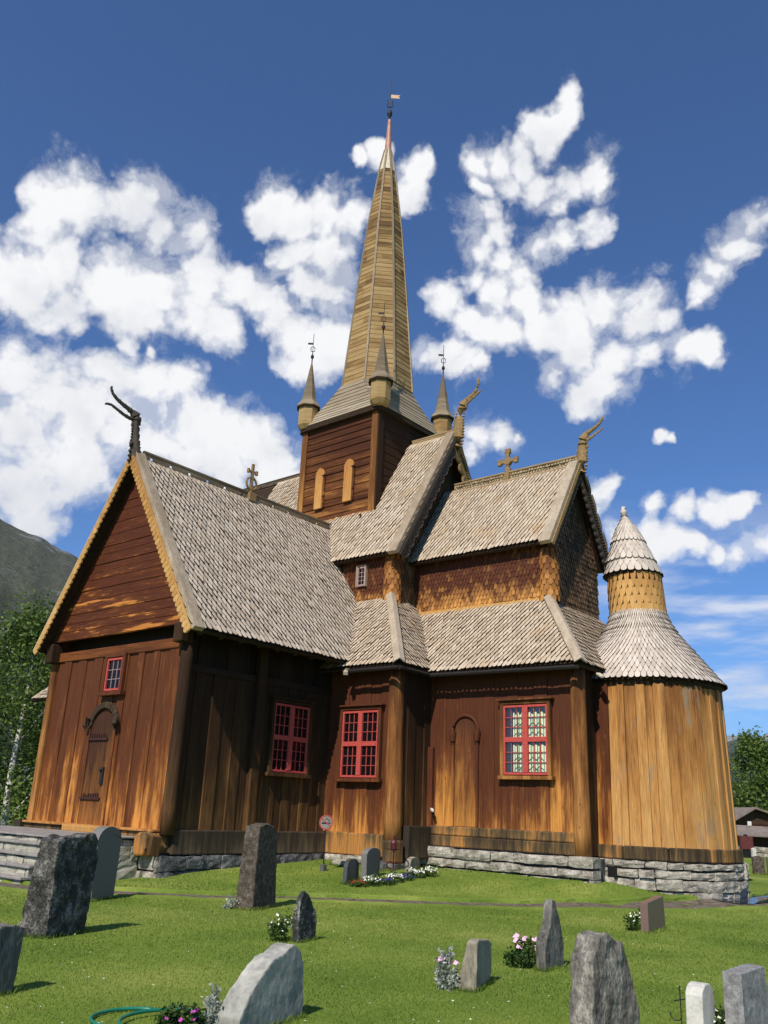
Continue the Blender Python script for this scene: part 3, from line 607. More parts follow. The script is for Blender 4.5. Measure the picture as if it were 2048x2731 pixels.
dragon(t_roof, [(TX, 12.4, 10.3), (TX, 12.33, 10.7), (TX, 12.29, 10.95), (TX, 12.26, 11.2), (TX, 12.24, 11.42), (TX, 12.23, 11.55)], [.2, .15, .115, .1, .11, .12],
       [(TX, 12.2, 11.62), (TX, 12.09, 11.64), (TX, 11.93, 11.70), (TX, 11.74, 11.76), (TX, 11.57, 11.83), (TX, 11.43, 11.93), (TX, 11.36, 12.06), (TX, 11.37, 12.12)], [.1, .085, .07, .06, .055, .045, .04, .03],
       [(TX, 12.2, 11.5), (TX, 12.04, 11.44), (TX, 11.85, 11.47), (TX, 11.63, 11.54), (TX, 11.44, 11.6), (TX, 11.3, 11.58), (TX, 11.25, 11.54)], [.07, .06, .05, .045, .04, .035, .02], 'carveddark',
       [((TX, 12.35, 11.52), .06), ((TX, 12.36, 11.4), .05), ((TX, 12.36, 11.22), .045), ((TX, 12.39, 11.04), .045), ((TX, 12.43, 10.86), .045), ((TX, 12.15, 11.3), .04), ((TX, 12.17, 11.2), .035), ((TX+.05, 12.16, 10.75), .05)], flat=.8)
# cross on the transept ridge
b = MB(); cx, cy = TX, 16.55
b.box((cx-.035, cy-.04, 10.62), (cx+.035, cy+.04, 11.62)); b.beam((cx, cy-.17, 11.36), (cx, cy+.17, 11.36), .06, .07); b.box((cx-.13, cy-.13, 10.4), (cx+.13, cy+.13, 10.66))
b.tube([(cx, cy+.2*math.cos(t), 10.98+.2*math.sin(t)) for t in np.linspace(0, 2*math.pi, 21)], [.035]*21, 6)
b.tube([(cx, cy-.17, 11.3), (cx, cy-.17, 11.43)], .05, 6); b.tube([(cx, cy+.17, 11.3), (cx, cy+.17, 11.43)], .05, 6)
b.build('ridge_cross', 'carved', t_roof)

# door of the transept
b = MB(); arch = [(-20.08, 1.04), (-19.14, 1.04), (-19.06, 3.25)]+[(-19.56+.5*math.cos(t), 3.25+.47*math.sin(t)) for t in np.linspace(.25, math.pi-.25, 9)]+[(-20.06, 3.25)]
b.prism([(x, 12.765, z) for x, z in arch], (0, .05, 0)); door = P('door', wood('door planks', (0.06, 0.024, 0.012), (0.17, 0.066, 0.018), (0.36, 0.135, 0.032), .9, 4.2, 1.5, stops=(.2, .55, 1.05)), b)
for z in (1.62, 3.02):
    b = MB(); b.box((-20.1, 12.72, z), (-19.28, 12.77, z+.055))
    for k in range(7): b.box((-20.0+k*.1, 12.735, z+.05), (-19.96+k*.1, 12.77, z+.11+random.uniform(0, .06)))
    b.build('hinge_strap', 'rustiron', door)
b = MB(); b.box((-19.36, 12.715, 1.98), (-19.25, 12.77, 2.38)); b.tube([(-19.31, 12.71, 2.3), (-19.31, 12.66, 2.3)], .03, 8); b.build('lock_plate', 'iron', door)
b = MB()
ring = lambda r: [(-19.56+r*math.cos(t), 3.3+r*math.sin(t)) for t in np.linspace(.12, math.pi-.12, 13)]
o_, i_ = ring(.66), ring(.5)
for k in range(12): b.prism([(o_[k][0], 12.715, o_[k][1]), (o_[k+1][0], 12.715, o_[k+1][1]), (i_[k+1][0], 12.715, i_[k+1][1]), (i_[k][0], 12.715, i_[k][1])], (0, .08, 0), .5)
b.tube([(-20.15, 12.7, 3.25), (-20.19, 12.62, 3.38), (-20.13, 12.66, 3.55)], [.05, .075, .05], 7); b.tube([(-18.95, 12.7, 3.25), (-18.9, 12.62, 3.4), (-18.93, 12.66, 3.55)], [.05, .075, .05], 7)
b.build('door_arch', 'sill', door, bevel=.02)
b = MB()
for x in (-20.14, -19.06): b.box((x-.045, 12.75, 1.04), (x+.045, 12.8, 3.3))
b.build('door_jamb', 'facade', door)

def window(name, p, u, out, w, h, case='nave', cols=3, rows=3, cross=True, casing=.09, clear=False, frame='red', munt='red', hood=True, sill=True):
    """p = lower left corner of the red frame on the wall face"""
    p, u, o = np.array(p, float), unit(u), unit(out); zz = np.array((0, 0, 1.0))
    def bx(b, a0, a1, z0, z1, c0, c1): b.prism([p+u*a0+zz*z0+o*c0, p+u*a1+zz*z0+o*c0, p+u*a1+zz*z1+o*c0, p+u*a0+zz*z1+o*c0], o*(c1-c0), .5)
    b = MB()
    bx(b, -casing, 0, -.02, h+.02, -.03, .1); bx(b, w, w+casing, -.02, h+.02, -.03, .1); bx(b, -casing, w+casing, h+.022, h+casing+.02, -.03, .098)
    if sill: bx(b, -casing-.05, w+casing+.05, -.02-casing, -.022, -.03, .14)
    if hood: bx(b, -casing-.07, w+casing+.07, h+casing+.024, h+casing+.07, -.03, .16)
    win = P(name, case, b, bevel=.008)
    f = MB(); t = .055; tc = .075
    bx(f, 0, t, 0, h, 0, .075); bx(f, w-t, w, 0, h, 0, .075); bx(f, t+.001, w-t-.001, 0, t, 0, .075); bx(f, t+.001, w-t-.001, h-t, h, 0, .075)
    cells = [(t, w-t, t, h-t)]
    if cross:
        bx(f, w/2-tc, w/2+tc, t+.001, h-t-.001, 0, .085); bx(f, t+.001, w/2-tc-.001, h/2-tc*.8, h/2+tc*.8, 0, .08); bx(f, w/2+tc+.001, w-t-.001, h/2-tc*.8, h/2+tc*.8, 0, .08)
        xs, zs = ((t, w/2-tc), (w/2+tc, w-t)), ((t, h/2-tc*.8), (h/2+tc*.8, h-t)); cells = [(a, c, d, e) for a, c in xs for d, e in zs]
    f.build('frame', frame, win, bevel=.006)
    g = MB()
    for a0, a1, z0, z1 in cells:
        for i in range(1, cols): x = a0+(a1-a0)*i/cols; bx(g, x-.008, x+.008, z0, z1, .02, .05)
        for j in range(1, rows): z = z0+(z1-z0)*j/rows; bx(g, a0, a1, z-.007, z+.007, .021, .048)
    g.build('muntin', munt, win)
    q = MB(); bx(q, t*.5, w-t*.5, t*.5, h-t*.5, .024, .03); q.build('pane', 'clear' if clear else 'glass', win)
    if clear:
        c = MB(); n = 26
        for a0, a1 in ((w*.2, w*.47), (w*.55, w*.93)):
            for z0, z1 in ((.08, h/2-.13), (h/2+.05, h-.2)):
                V = []
                for k in range(n+1):
                    x = a0+(a1-a0)*k/n; d = .008+.006*math.sin(k*1.3)
                    V += [p+u*x+zz*z0+o*d, p+u*x+zz*(z1+.03*math.sin(k*.7))+o*d]
                c.add(V, [(2*k, 2*k+2, 2*k+3, 2*k+1) for k in range(n)], .5)
        c.build('curtain', 'curtain', win)
        for a0, a1 in ((w*.26, w*.47), (w*.57, w*.88)):
            d = MB()
            for zc in (.12, .34, h/2+.1, h/2+.32):
                for i in range(2):
                    xm = a0+(a1-a0)*(.27+.46*i)
                    d.tube([p+u*(xm-.11)+zz*(zc+.0)+o*.018, p+u*xm+zz*(zc+.09)+o*.018, p+u*(xm+.11)+zz*zc+o*.018], .011, 5)
                    d.tube([p+u*xm+zz*zc+o*.018, p+u*xm+zz*(zc+.2)+o*.018], .009, 5)
            for i in range(2): xm = a0+(a1-a0)*(.27+.46*i); d.tube([p+u*xm+zz*.1+o*.018, p+u*xm+zz*(h/2+.5)+o*.018], .006, 5)
            d.tube([p+u*(a0+(a1-a0)*.27)+zz*.115+o*.018, p+u*(a0+(a1-a0)*.73)+zz*.115+o*.018], .006, 5)
            d.build('ornament', 'ornament', win)
        k = MB(); bx(k, .03, w-.03, .03, h-.03, .001, .004); k.build('backing', 'black', win)
    return win
window('window', (-19.72, 12.79, 4.22), (1, 0, 0), (0, -1, 0), .68, .82, 'facade', 3, 3, False, .1, munt='pale', hood=False)
window('window', (-16.72, 15.8, 2.47), (0, 1, 0), (1, 0, 0), 1.28, 1.7, 'darklog', 3, 3)
window('window', (-16.16, 17.93, 2.44), (1, 0, 0), (0, -1, 0), 1.26, 1.7, 'nave', 3, 3)
window('window', (-11.94, 19.27, 2.61), (1, 0, 0), (0, -1, 0), 1.25, 1.67, 'log', 3, 3, clear=True)

# ---- nave
b = MB(); b.box((-16.55, 17.84, .56), (-14.35, 18.2, 1.09)); P('sill_beam', 'sill', b, bevel=.03)
b = MB(); b.box((-14.55, 17.75, .42), (-14.15, 18.15, .98)); P('corner_block', 'sill', b, bevel=.06)
b = MB(); vplanks(b, (-16.76, 17.97, 0), (1, 0, 0), 2.2, 1.08, 5.42, (0, -1, 0), .3, .42, step=.015); P('plank_wall', 'nave', b)
b = MB(); logpost(b, -14.44, 18.02, .9, 5.3, .225, lean=(-.02, 0)); P('corner_post', 'log', b, smooth=True)
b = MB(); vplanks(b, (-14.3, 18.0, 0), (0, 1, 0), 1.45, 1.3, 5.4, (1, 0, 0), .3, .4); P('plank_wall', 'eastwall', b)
b = MB(); b.box((-14.42, 18.25, .55), (-14.1, 19.3, 1.32)); P('sill_beam', 'sillgray', b, bevel=.03)
b = MB(); b.box((-14.42, 19.2, .86), (-14.12, 19.36, 3.3)); P('wall_post', 'nave', b, bevel=.02)
NE, NZE, NZR = 2.87, 8.94, 13.8
nL = math.hypot(NE, NZR-NZE)
n_roof = roof_slope('nave_roof', 'shinglewarm', (-15.62, Y0-NE, NZE), (-1, 0, 0), (0, NE, NZR-NZE), [(0, 0), (16, 0), (16, nL), (0, nL)][::-1], w=.15, ex=.195) if False else None
b = MB(); shingle_plane(b, (-31.6, Y0-NE, NZE), (1, 0, 0), (0, NE, NZR-NZE), [(7.5, 0), (16, 0), (16, nL), (7.5, nL)], .15, .195, .225, .036, .05, 'lance')
n_roof = P('nave_roof', 'shinglewarm', b)
nn = np.cross((1, 0, 0), unit((0, NE, NZR-NZE)))
d = MB()
d.prism([(-31.6, Y0-NE, NZE), (-15.6, Y0-NE, NZE), (-15.6, Y0, NZR), (-31.6, Y0, NZR)], -nn*.09)
nn2 = np.cross((-1, 0, 0), unit((0, -NE, NZR-NZE)))
d.prism([(-15.6, Y0+NE, NZE), (-31.6, Y0+NE, NZE), (-31.6, Y0, NZR), (-15.6, Y0, NZR)], -nn2*.09)
d.build('roof_deck', 'soffit', n_roof)
b = MB(); shingle_plane(b, (-15.62, Y0+NE, NZE), (-1, 0, 0), (0, -NE, NZR-NZE), [(0, 0), (16, 0), (16, nL), (0, nL)], .24, .3, .3, .022, .03); n_roof2 = P('nave_roof', 'shinglewarm', b)
def wave_board(roof, p, q, out, mt, amp=.09, wl=.42, h=.26, name='carved_board'):
    p, q = np.array(p, float), np.array(q, float); d = unit(q-p); o = unit(out); nr = np.cross(d, o)
    if nr[2] > 0: nr = -nr
    L = np.linalg.norm(q-p); n = int(L/.035); b = MB()
    low = [p+d*(L*i/n)+nr*(h+amp*abs(math.sin(math.pi*L*i/n/wl))) for i in range(n+1)]
    for i in range(n): b.prism([p+d*(L*i/n), p+d*(L*(i+1)/n), low[i+1], low[i]], o*.05, .4)
    b.tube([x-nr*.035+o*.055 for x in low], .024, 5); b.tube([x-nr*.12+o*.05 for x in low], .016, 5)
    return b.build(name, mt, roof)
NG = -15.58
barge(n_roof, (NG, Y0-NE-.04, NZE-.07), (NG, Y0, NZR+.02), (1, 0, 0), (-1, 0, 0), 'gray', .34, .12, .03, .09, 'carveddark')
barge(n_roof2, (NG, Y0+NE+.04, NZE-.07), (NG, Y0, NZR+.02), (1, 0, 0), (-1, 0, 0), 'gray', .3, .12, .03, .09, 'carved')
wave_board(n_roof, (NG-.06, Y0-NE+.1, NZE-.0), (NG-.06, Y0, NZR-.13), (1, 0, 0), 'carveddark')
wave_board(n_roof2, (NG-.06, Y0+NE-.1, NZE-.0), (NG-.06, Y0, NZR-.13), (1, 0, 0), 'carved')
crest(n_roof, (-17.45, Y0, 0), (1, 0, 0), 1.75, NZR-.1, .09, .08, 'crestpale', 'half', period=6)
crest(n_roof2, (-31.6, Y0, 0), (1, 0, 0), 10.4, NZR-.1, .11, .08, 'crest', 'plus', period=7)
dragon(n_roof, [(-15.62, Y0, 13.35), (-15.54, Y0, 13.65), (-15.5, Y0, 13.95), (-15.47, Y0, 14.3), (-15.41, Y0, 14.62), (-15.34, Y0, 14.76)], [.24, .23, .2, .17, .145, .14],
       [(-15.31, Y0, 14.84), (-15.2, Y0, 14.93), (-15.08, Y0, 15.0), (-14.9, Y0, 15.1), (-14.78, Y0, 15.24), (-14.71, Y0, 15.42), (-14.69, Y0, 15.63)], [.11, .1, .085, .07, .06, .052, .045],
       [(-15.27, Y0, 14.78), (-15.14, Y0, 14.85), (-15.0, Y0, 14.93), (-14.8, Y0, 15.04), (-14.66, Y0, 15.12), (-14.61, Y0, 15.15)], [.075, .06, .052, .048, .042, .03], 'carved',
       [((-15.7, Y0, 14.6), .03), ((-15.2, Y0, 14.72), .05)])
# nave upper wall
yw = 19.6
b = MB(); shingle_plane(b, (-19.2, yw, 7.3), (1, 0, 0), (0, 0, 1), [(0, 0), (3.0, 0), (3.0, 1.8), (0, 1.8)], .125, .135, .11, .026, .03, 'round'); P('scale_wall', 'scales', b)
b = MB(); b.box((-31, yw+.03, 5), (-16.1, 24.6, 9.3)); b.prism([(-16.1, yw+.06, 9.2), (-16.1, 2*Y0-yw-.06, 9.2), (-16.1, Y0, 13.45)], (-14.9, 0, 0)); P('wall_core', 'soffit', b)
b = MB(); c = [(yw+.05-Y0, 7.2), (Y0-yw-.05, 7.2), (Y0-yw-.05, 9.3), (0, 13.5), (yw+.05-Y0, 9.3)]
shingle_plane(b, (-16.06, Y0, 0), (0, 1, 0), (0, 0, 1), c, .16, .18, .14, .03, .03, 'round'); P('gable_wall', 'scalesgable', b)
b = MB(); shingle_cone(b, (-16.13, 19.72, 0), [(.24, 7.4), (.22, 8.95)], 10, .16, .13, .025, .025, 'round'); b.tube([(-16.13, 19.72, 7.3), (-16.13, 19.72, 9.0)], .2, 12); P('corner_post', 'scalescorner', b)
b = MB(); b.beam((-17.6, yw-.05, 7.55), (-16.0, yw-.05, 7.55), .1, .12, ch=.02); P('skirting_board', 'scallop', b)
window('window', (-17.36, yw-.05, 8.12), (1, 0, 0), (0, -1, 0), .34, .62, 'gray', 2, 4, False, .025, frame='pale', munt='pale', hood=False, sill=False)
# nave aisle roof
def skirt_roof(name, mt, pts, e, sl, **k):
    """pts: 3D polygon on the roof plane"""
    O = np.array(pts[0], float); e, sl = unit(e), unit(sl); poly = [((np.array(p)-O)@e, (np.array(p)-O)@sl) for p in pts]
    return roof_slope(name, mt, O, e, sl, poly, **k)
AX, AY, AZ, AK = -14.06, 17.57, 5.24, 1.19
na = skirt_roof('nave_aisle_roof', 'shinglewarm', [(-18.4, AY, AZ), (AX, AY, AZ), (AX-1.97, AY+1.97, AZ+1.97*AK), (-18.4, AY+1.97, AZ+1.97*AK)], (1, 0, 0), (0, 1, AK), w=.136, ex=.172)
na2 = skirt_roof('nave_aisle_roof', 'shinglewarm', [(AX, AY, AZ), (AX, AY+4, AZ), (AX-1.97, AY+4, AZ+1.97*AK), (AX-1.97, AY+1.97, AZ+1.97*AK)], (0, 1, 0), (-1, 0, AK), w=.136, ex=.172)
wa = skirt_roof('nave_aisle_roof', 'shinglewarm', [(-32.0, AY, AZ-.15), (-22.6, AY, AZ-.15), (-22.6, AY+1.97, AZ+1.97*AK-.15), (-30.0, AY+1.97, AZ+1.97*AK-.15)], (1, 0, 0), (0, 1, AK), w=.136, ex=.172)
def hip(roof, p, q, w=.3):
    p, q = np.array(p, float), np.array(q, float); d = unit(q-p); sd = unit(np.cross(d, (0, 0, 1))); up = np.cross(sd, d); b = MB()
    if up[2] < 0: up = -up
    for s_ in (1, -1): b.prism([p+up*.17, q+up*.17, q+sd*s_*w/2+up*.05, p+sd*s_*w/2+up*.05], up*.045, .3+.4*(s_ > 0))
    return b.build('hip_board', 'gray', roof, bevel=.01)
hip(na, (AX+.05, AY-.05, AZ-.02), (AX-1.99, AY+1.99, AZ+1.99*AK+.03))
# ---- choir
b = MB(); b.box((-14.4, 19.17, .86), (-10.02, 19.5, 1.12)); P('sill_beam', 'sill', b, bevel=.03)
b = MB(); b.box((-14.35, 19.2, 1.125), (-10.05, 19.5, 1.35)); P('sill_beam', 'sill', b, bevel=.035)
b = MB(); vplanks(b, (-14.4, 19.3, 0), (1, 0, 0), 4.43, 1.34, 5.4, (0, -1, 0), .3, .46, step=.014); P('plank_wall', 'nave', b)
b = MB(); logpost(b, -9.92, 19.33, .84, 5.1, .2); P('corner_post', 'log', b, smooth=True)
b = MB(); vplanks(b, (-9.95, 19.45, 0), (0, 1, 0), 5.4, .85, 5.3, (1, 0, 0), .3, .42); P('plank_wall', 'eastwall', b)
b = MB()
for x in (-13.5, -12.75): b.tube([(x, 19.25, 1.36), (x, 19.25, 3.42)], .04, 8); b.tube([(x, 19.25, 3.38), (x, 19.23, 3.44), (x, 19.23, 3.6), (x, 19.24, 3.68)], [.055, .075, .09, .1], 8)
b.tube([(-13.125+.4*math.cos(t), 19.25, 3.68+.4*math.sin(t)) for t in np.linspace(0, math.pi, 17)], .045, 8)
P('blind_portal', 'nave', b)
b = MB(); b.prism([(x, 19.262, z) for x, z in [(-13.45, 1.36), (-12.8, 1.36), (-12.8, 3.66)]+[(-13.125+.33*math.cos(t), 3.68+.34*math.sin(t)) for t in np.linspace(.1, math.pi-.1, 9)]+[(-13.45, 3.66)]], (0, .03, 0)); P('portal_panel', wood('portal planks', (0.085, 0.03, 0.014), (0.16, 0.055, 0.018), (0.5, 0.22, 0.05), .5, 4.4, 1.3, stops=(.15, .5, 1.1)), b)
CX_, CY_ = -9.64, 18.89
ca = skirt_roof('choir_aisle_roof', 'shinglewarm', [(-15.9, CY_, AZ-.04), (CX_, CY_, AZ-.1), (CX_-1.78, CY_+1.78, AZ-.1+1.78*AK), (-15.9, CY_+1.78, AZ-.04+1.78*AK)], (1, 0, 0), (0, 1, AK), w=.136, ex=.172)
ca2 = skirt_roof('choir_aisle_roof', 'shinglewarm', [(CX_, CY_, AZ-.1), (CX_, CY_+6.52, AZ-.1), (CX_-1.78, CY_+4.74, AZ-.1+1.78*AK), (CX_-1.78, CY_+1.78, AZ-.1+1.78*AK)], (0, 1, 0), (-1, 0, AK), w=.136, ex=.172)
hip(ca, (CX_+.05, CY_-.05, AZ-.14), (CX_-1.8, CY_+1.8, AZ-.06+1.8*AK))
for ro, p, q in ((na, (-15.9, AY-.06, AZ-.09), (AX+.05, AY-.06, AZ-.09)), (na2, (AX+.06, AY-.05, AZ-.09), (AX+.06, CY_-.05, AZ-.11)), (ca, (AX, CY_-.06, AZ-.12), (CX_, CY_-.06, AZ-.18))):
    b = MB(); b.tube([p, q], .06, 8); b.build('gutter', 'gutter', ro)
b = MB(); b.beam((-9.62, 19.82, 5.03), (-9.42, 19.66, 4.93), .12, .06); b.build('gutter_spout', 'lead', ca2, bevel=.015)
b = MB(); b.beam((-15.84, 17.6, 5.2), (-15.72, 17.38, 5.08), .12, .09); b.build('gutter_spout', 'gray', na)
yc = 20.66
b = MB(); shingle_plane(b, (-16.0, yc, 7.1), (1, 0, 0), (0, 0, 1), [(0, 0), (4.5, 0), (4.5, 1.75), (0, 1.75)], .12, .135, .11, .026, .03, 'round'); P('scale_wall', 'scales', b)
b = MB(); b.box((-16, yc+.04, 5), (-11.45, 2*Y0-yc-.04, 8.9)); b.prism([(-11.45, yc+.05, 8.8), (-11.45, 2*Y0-yc-.05, 8.8), (-11.45, Y0, 11.3)], (-4.5, 0, 0)); P('wall_core', 'soffit', b)
b = MB(); shingle_plane(b, (-11.42, Y0, 0), (0, 1, 0), (0, 0, 1), [(yc-Y0, 7.1), (Y0-yc, 7.1), (Y0-yc, 8.9), (0, 11.3), (yc-Y0, 8.9)], .14, .15, .12, .035, .04, 'round'); P('gable_wall', 'scalesgable', b)
b = MB(); shingle_cone(b, (-11.4, 20.74, 0), [(.24, 7.2), (.22, 8.45)], 10, .15, .12, .025, .025, 'round'); b.tube([(-11.4, 20.74, 7.1), (-11.4, 20.74, 8.75)], [.2]*2, 12); P('corner_post', 'scalescorner', b)
b = MB(); b.beam((-16.0, yc-.06, 7.3), (-11.5, yc-.06, 7.26), .1, .12, ch=.02); P('skirting_board', 'scallop', b)
CE, CZE, CZR, CG = 1.83, 8.8, 11.7, -11.06
cL = math.hypot(CE, CZR-CZE)
b = MB(); shingle_plane(b, (-15.98, Y0-CE, CZE+.04), (1, 0, 0), (0, CE, CZR-CZE-.04), [(0, 0), (4.85, 0), (4.85, cL), (0, cL)], .138, .178, .21, .034, .047, 'lance'); c_roof = P('choir_roof', 'shinglewarm', b)
d = MB(); n1 = np.cross((1, 0, 0), unit((0, CE, CZR-CZE))); d.prism([(-16.05, Y0-CE, CZE+.03), (CG, Y0-CE, CZE), (CG, Y0, CZR-.02), (-16.05, Y0, CZR-.02)], -n1*.08); n1 = np.cross((-1, 0, 0), unit((0, -CE, CZR-CZE))); d.prism([(CG, Y0+CE, CZE), (-16.05, Y0+CE, CZE), (-16.05, Y0, CZR-.02), (CG, Y0, CZR-.02)], -n1*.08); d.build('roof_deck', 'soffit', c_roof)
b = MB(); shingle_plane(b, (CG, Y0+CE, CZE), (-1, 0, 0), (0, -CE, CZR-CZE), [(0, 0), (4.9, 0), (4.9, cL), (0, cL)], .24, .3, .3, .022, .03); c_roof2 = P('choir_roof', 'shinglewarm', b)
barge(c_roof, (CG, Y0-CE-.04, CZE-.07), (CG, Y0, CZR+.02), (1, 0, 0), (-1, 0, 0), 'gray', .34, .1, .03, .09, 'carved')
barge(c_roof2, (CG, Y0+CE+.04, CZE-.07), (CG, Y0, CZR+.02), (1, 0, 0), (-1, 0, 0), 'gray', .3, .1, .03, .09, 'carveddark')
wave_board(c_roof, (CG-.06, Y0-CE+.1, CZE), (CG-.06, Y0, CZR-.13), (1, 0, 0), 'carveddark', .04, .22, .2)
wave_board(c_roof2, (CG-.06, Y0+CE-.1, CZE), (CG-.06, Y0, CZR-.13), (1, 0, 0), 'carveddark', .04, .22, .2)
# carved crest of the choir: two bands of interlaced scrolls between rails
b = MB(); zc = CZR+.03
b.box((-15.6, Y0-.03, zc-.1), (-11.15, Y0+.03, zc+.2)); b.beam((-15.6, Y0, zc-.12), (-11.15, Y0, zc-.12), .26, .11, ch=.02); b.beam((-15.6, Y0, zc+.22), (-11.15, Y0, zc+.22), .11, .045)
cr = b.build('ridge_crest', 'crestpale', c_roof)
b = MB()
for i in range(44):
    for j in range(2):
        x = -15.52+i*.1+.05*j; z = zc+.03+j*.105; r_ = .046
        b.tube([(x+r_*math.cos(t), Y0-.04, z+r_*math.sin(t)) for t in np.linspace(random.random()*3, 5.2+random.random(), 8)], .015, 4)
b.build('crest_carving', 'crest', c_roof)
b = MB(); cx = -13.56
b.beam((cx, Y0-.0, 11.55), (cx, Y0, 12.74), .11, .1, (0, 1, 0)); b.beam((cx-.36, Y0, 12.33), (cx+.36, Y0, 12.33), .1, .1)
for x, z in ((cx-.3, 12.33), (cx+.3, 12.33)): b.box((x-.07, Y0-.055, z-.1), (x+.07, Y0+.055, z+.1))
b.box((cx-.1, Y0-.056, 12.6), (cx+.1, Y0+.056, 12.76)); b.box((cx-.09, Y0-.056, 11.98), (cx+.09, Y0+.056, 12.1)); b.tube([(cx, Y0-.07, 12.33), (cx, Y0+.07, 12.33)], .14, 12); b.box((cx-.085, Y0-.11, 11.5), (cx+.085, Y0+.05, 11.95))
b.build('ridge_cross', 'carved', c_roof, bevel=.015)
dragon(c_roof, [(-11.1, Y0, 11.45), (-11.0, Y0, 11.75), (-10.97, Y0, 12.0), (-10.97, Y0, 12.22), (-10.95, Y0, 12.4)], [.2, .17, .14, .125, .125],
       [(-10.92, Y0, 12.5), (-10.83, Y0, 12.6), (-10.68, Y0, 12.67), (-10.49, Y0, 12.76), (-10.36, Y0, 12.86), (-10.29, Y0, 12.96), (-10.27, Y0, 13.02)], [.1, .09, .07, .055, .048, .042, .03],
       [(-10.9, Y0, 12.38), (-10.78, Y0, 12.4), (-10.62, Y0, 12.48), (-10.44, Y0, 12.57), (-10.25, Y0, 12.66)], [.06, .05, .04, .032, .02], 'carved',
       [((-11.13, Y0, 12.1), .035), ((-11.17, Y0, 11.95), .03), ((-10.8, Y0, 12.2), .04), ((-10.82, Y0, 12.05), .035)])
# ---- apse
XA = -9.5
b = MB(); n = 46; k = 0
angs = [R(-150)]; b2 = MB()
while angs[-1] < R(110): angs.append(angs[-1]+random.uniform(.085, .155))
for i in range(len(angs)-1):
    a0, a1 = angs[i], angs[i+1]; d = .03*(i % 2)+random.uniform(-.008, .008)
    def pt(r, a, z): return (XA+r*math.cos(a), Y0+r*math.sin(a), z)
    q = .05*(a1-a0)
    lo = [pt(1.9, a0, 1.1), pt(1.985+d-.012, a0, 1.1), pt(1.99+d, a0+q, 1.1), pt(1.99+d, a1-q, 1.1), pt(1.985+d-.012, a1, 1.1), pt(1.9, a1, 1.1)]
    hi = [pt(1.8, a0, 4.95), pt(1.905+d-.012, a0, 4.95), pt(1.91+d, a0+q, 4.95), pt(1.91+d, a1-q, 4.95), pt(1.905+d-.012, a1, 4.95), pt(1.8, a1, 4.95)]
    (b2 if a1 < R(-88) else b).add(lo+hi, [(5, 4, 3, 2, 1, 0), (6, 7, 8, 9, 10, 11)]+[(j, (j+1) % 6, (j+1) % 6+6, j+6) for j in range(6)])
P('apse_wall', 'apse', b); P('apse_wall', 'nave', b2)
b = MB(); 
for i in range(9):
    a0, a1 = R(-140+i*28), R(-140+(i+1)*28)-.01; r_ = 2.1
    V = [pt(r, a, z) for z in (.83, 1.12) for r, a in ((1.8, a0), (r_, a0), (r_*1.012, (a0+a1)/2), (r_, a1), (1.8, a1))]
    b.add(V, [(4, 3, 2, 1, 0), (5, 6, 7, 8, 9)]+[(j, (j+1) % 5, (j+1) % 5+5, j+5) for j in range(5)])
P('apse_sill', 'sill', b, bevel=.025)
coneprof = [(2.05, 4.92), (1.72, 5.36), (1.36, 5.82), (1.02, 6.26), (.8, 6.62), (.72, 6.85)]
b = MB(); shingle_cone(b, (XA, Y0, 0), coneprof, 88, .165, .2, .03, .038, 'lance', R(-200), R(140)); a_roof = P('apse_roof', 'shinglepink', b)
b = MB(); b.lathe([(r-.03, z) for r, z in coneprof], (XA, Y0, 0), 44); b.lathe([(1.94, 4.8), (1.98, 4.9)], (XA, Y0, 0), 44); b.build('roof_deck', 'soffit', a_roof)
b = MB(); shingle_cone(b, (XA, Y0, 0), [(.72, 6.66), (.69, 7.72)], 26, .22, .32, .024, .022, 'point', lean=(-.06, 0)); dr = P('apse_drum', 'drum', b)
b = MB(); b.lathe([(.7, 6.6), (.66, 8.1)], (XA, Y0, 0), 26, lean=(-.06, 0)); b.build('drum_core', 'soffit', dr)
lx = -.09
b = MB()
for pr in ([(.77, 7.98), (.6, 8.42)], [(.66, 8.36), (.4, 9.02)], [(.46, 8.94), (.28, 9.35), (.12, 9.62), (.05, 9.78)]):
    shingle_cone(b, (XA+lx*(pr[0][1]-6.9), Y0, 0), pr, 26, .15, .17, .022, .025, 'lance', lean=(lx, 0))
tr = P('turret_cap', 'shinglepink', b)
b = MB(); b.lathe([(.72, 8.0), (.58, 8.4), (.36, 9.0), (.1, 9.6), (.03, 9.8)], (XA+lx*1.1, Y0, 0), 26, lean=(lx, 0)); b.lathe([(.73, 7.93), (.73, 8.0)], (XA+lx*1.1, Y0, 0), 26); b.build('cap_core', 'soffit', tr)
b = MB(); b.lathe([(.05, 9.7), (.05, 9.84), (.09, 9.88), (.085, 9.95), (.055, 9.97), (.06, 10.07), (.02, 10.08)], (XA+lx*3.0, Y0, 0), 12); b.build('finial', 'shinglepink', tr, smooth=True)

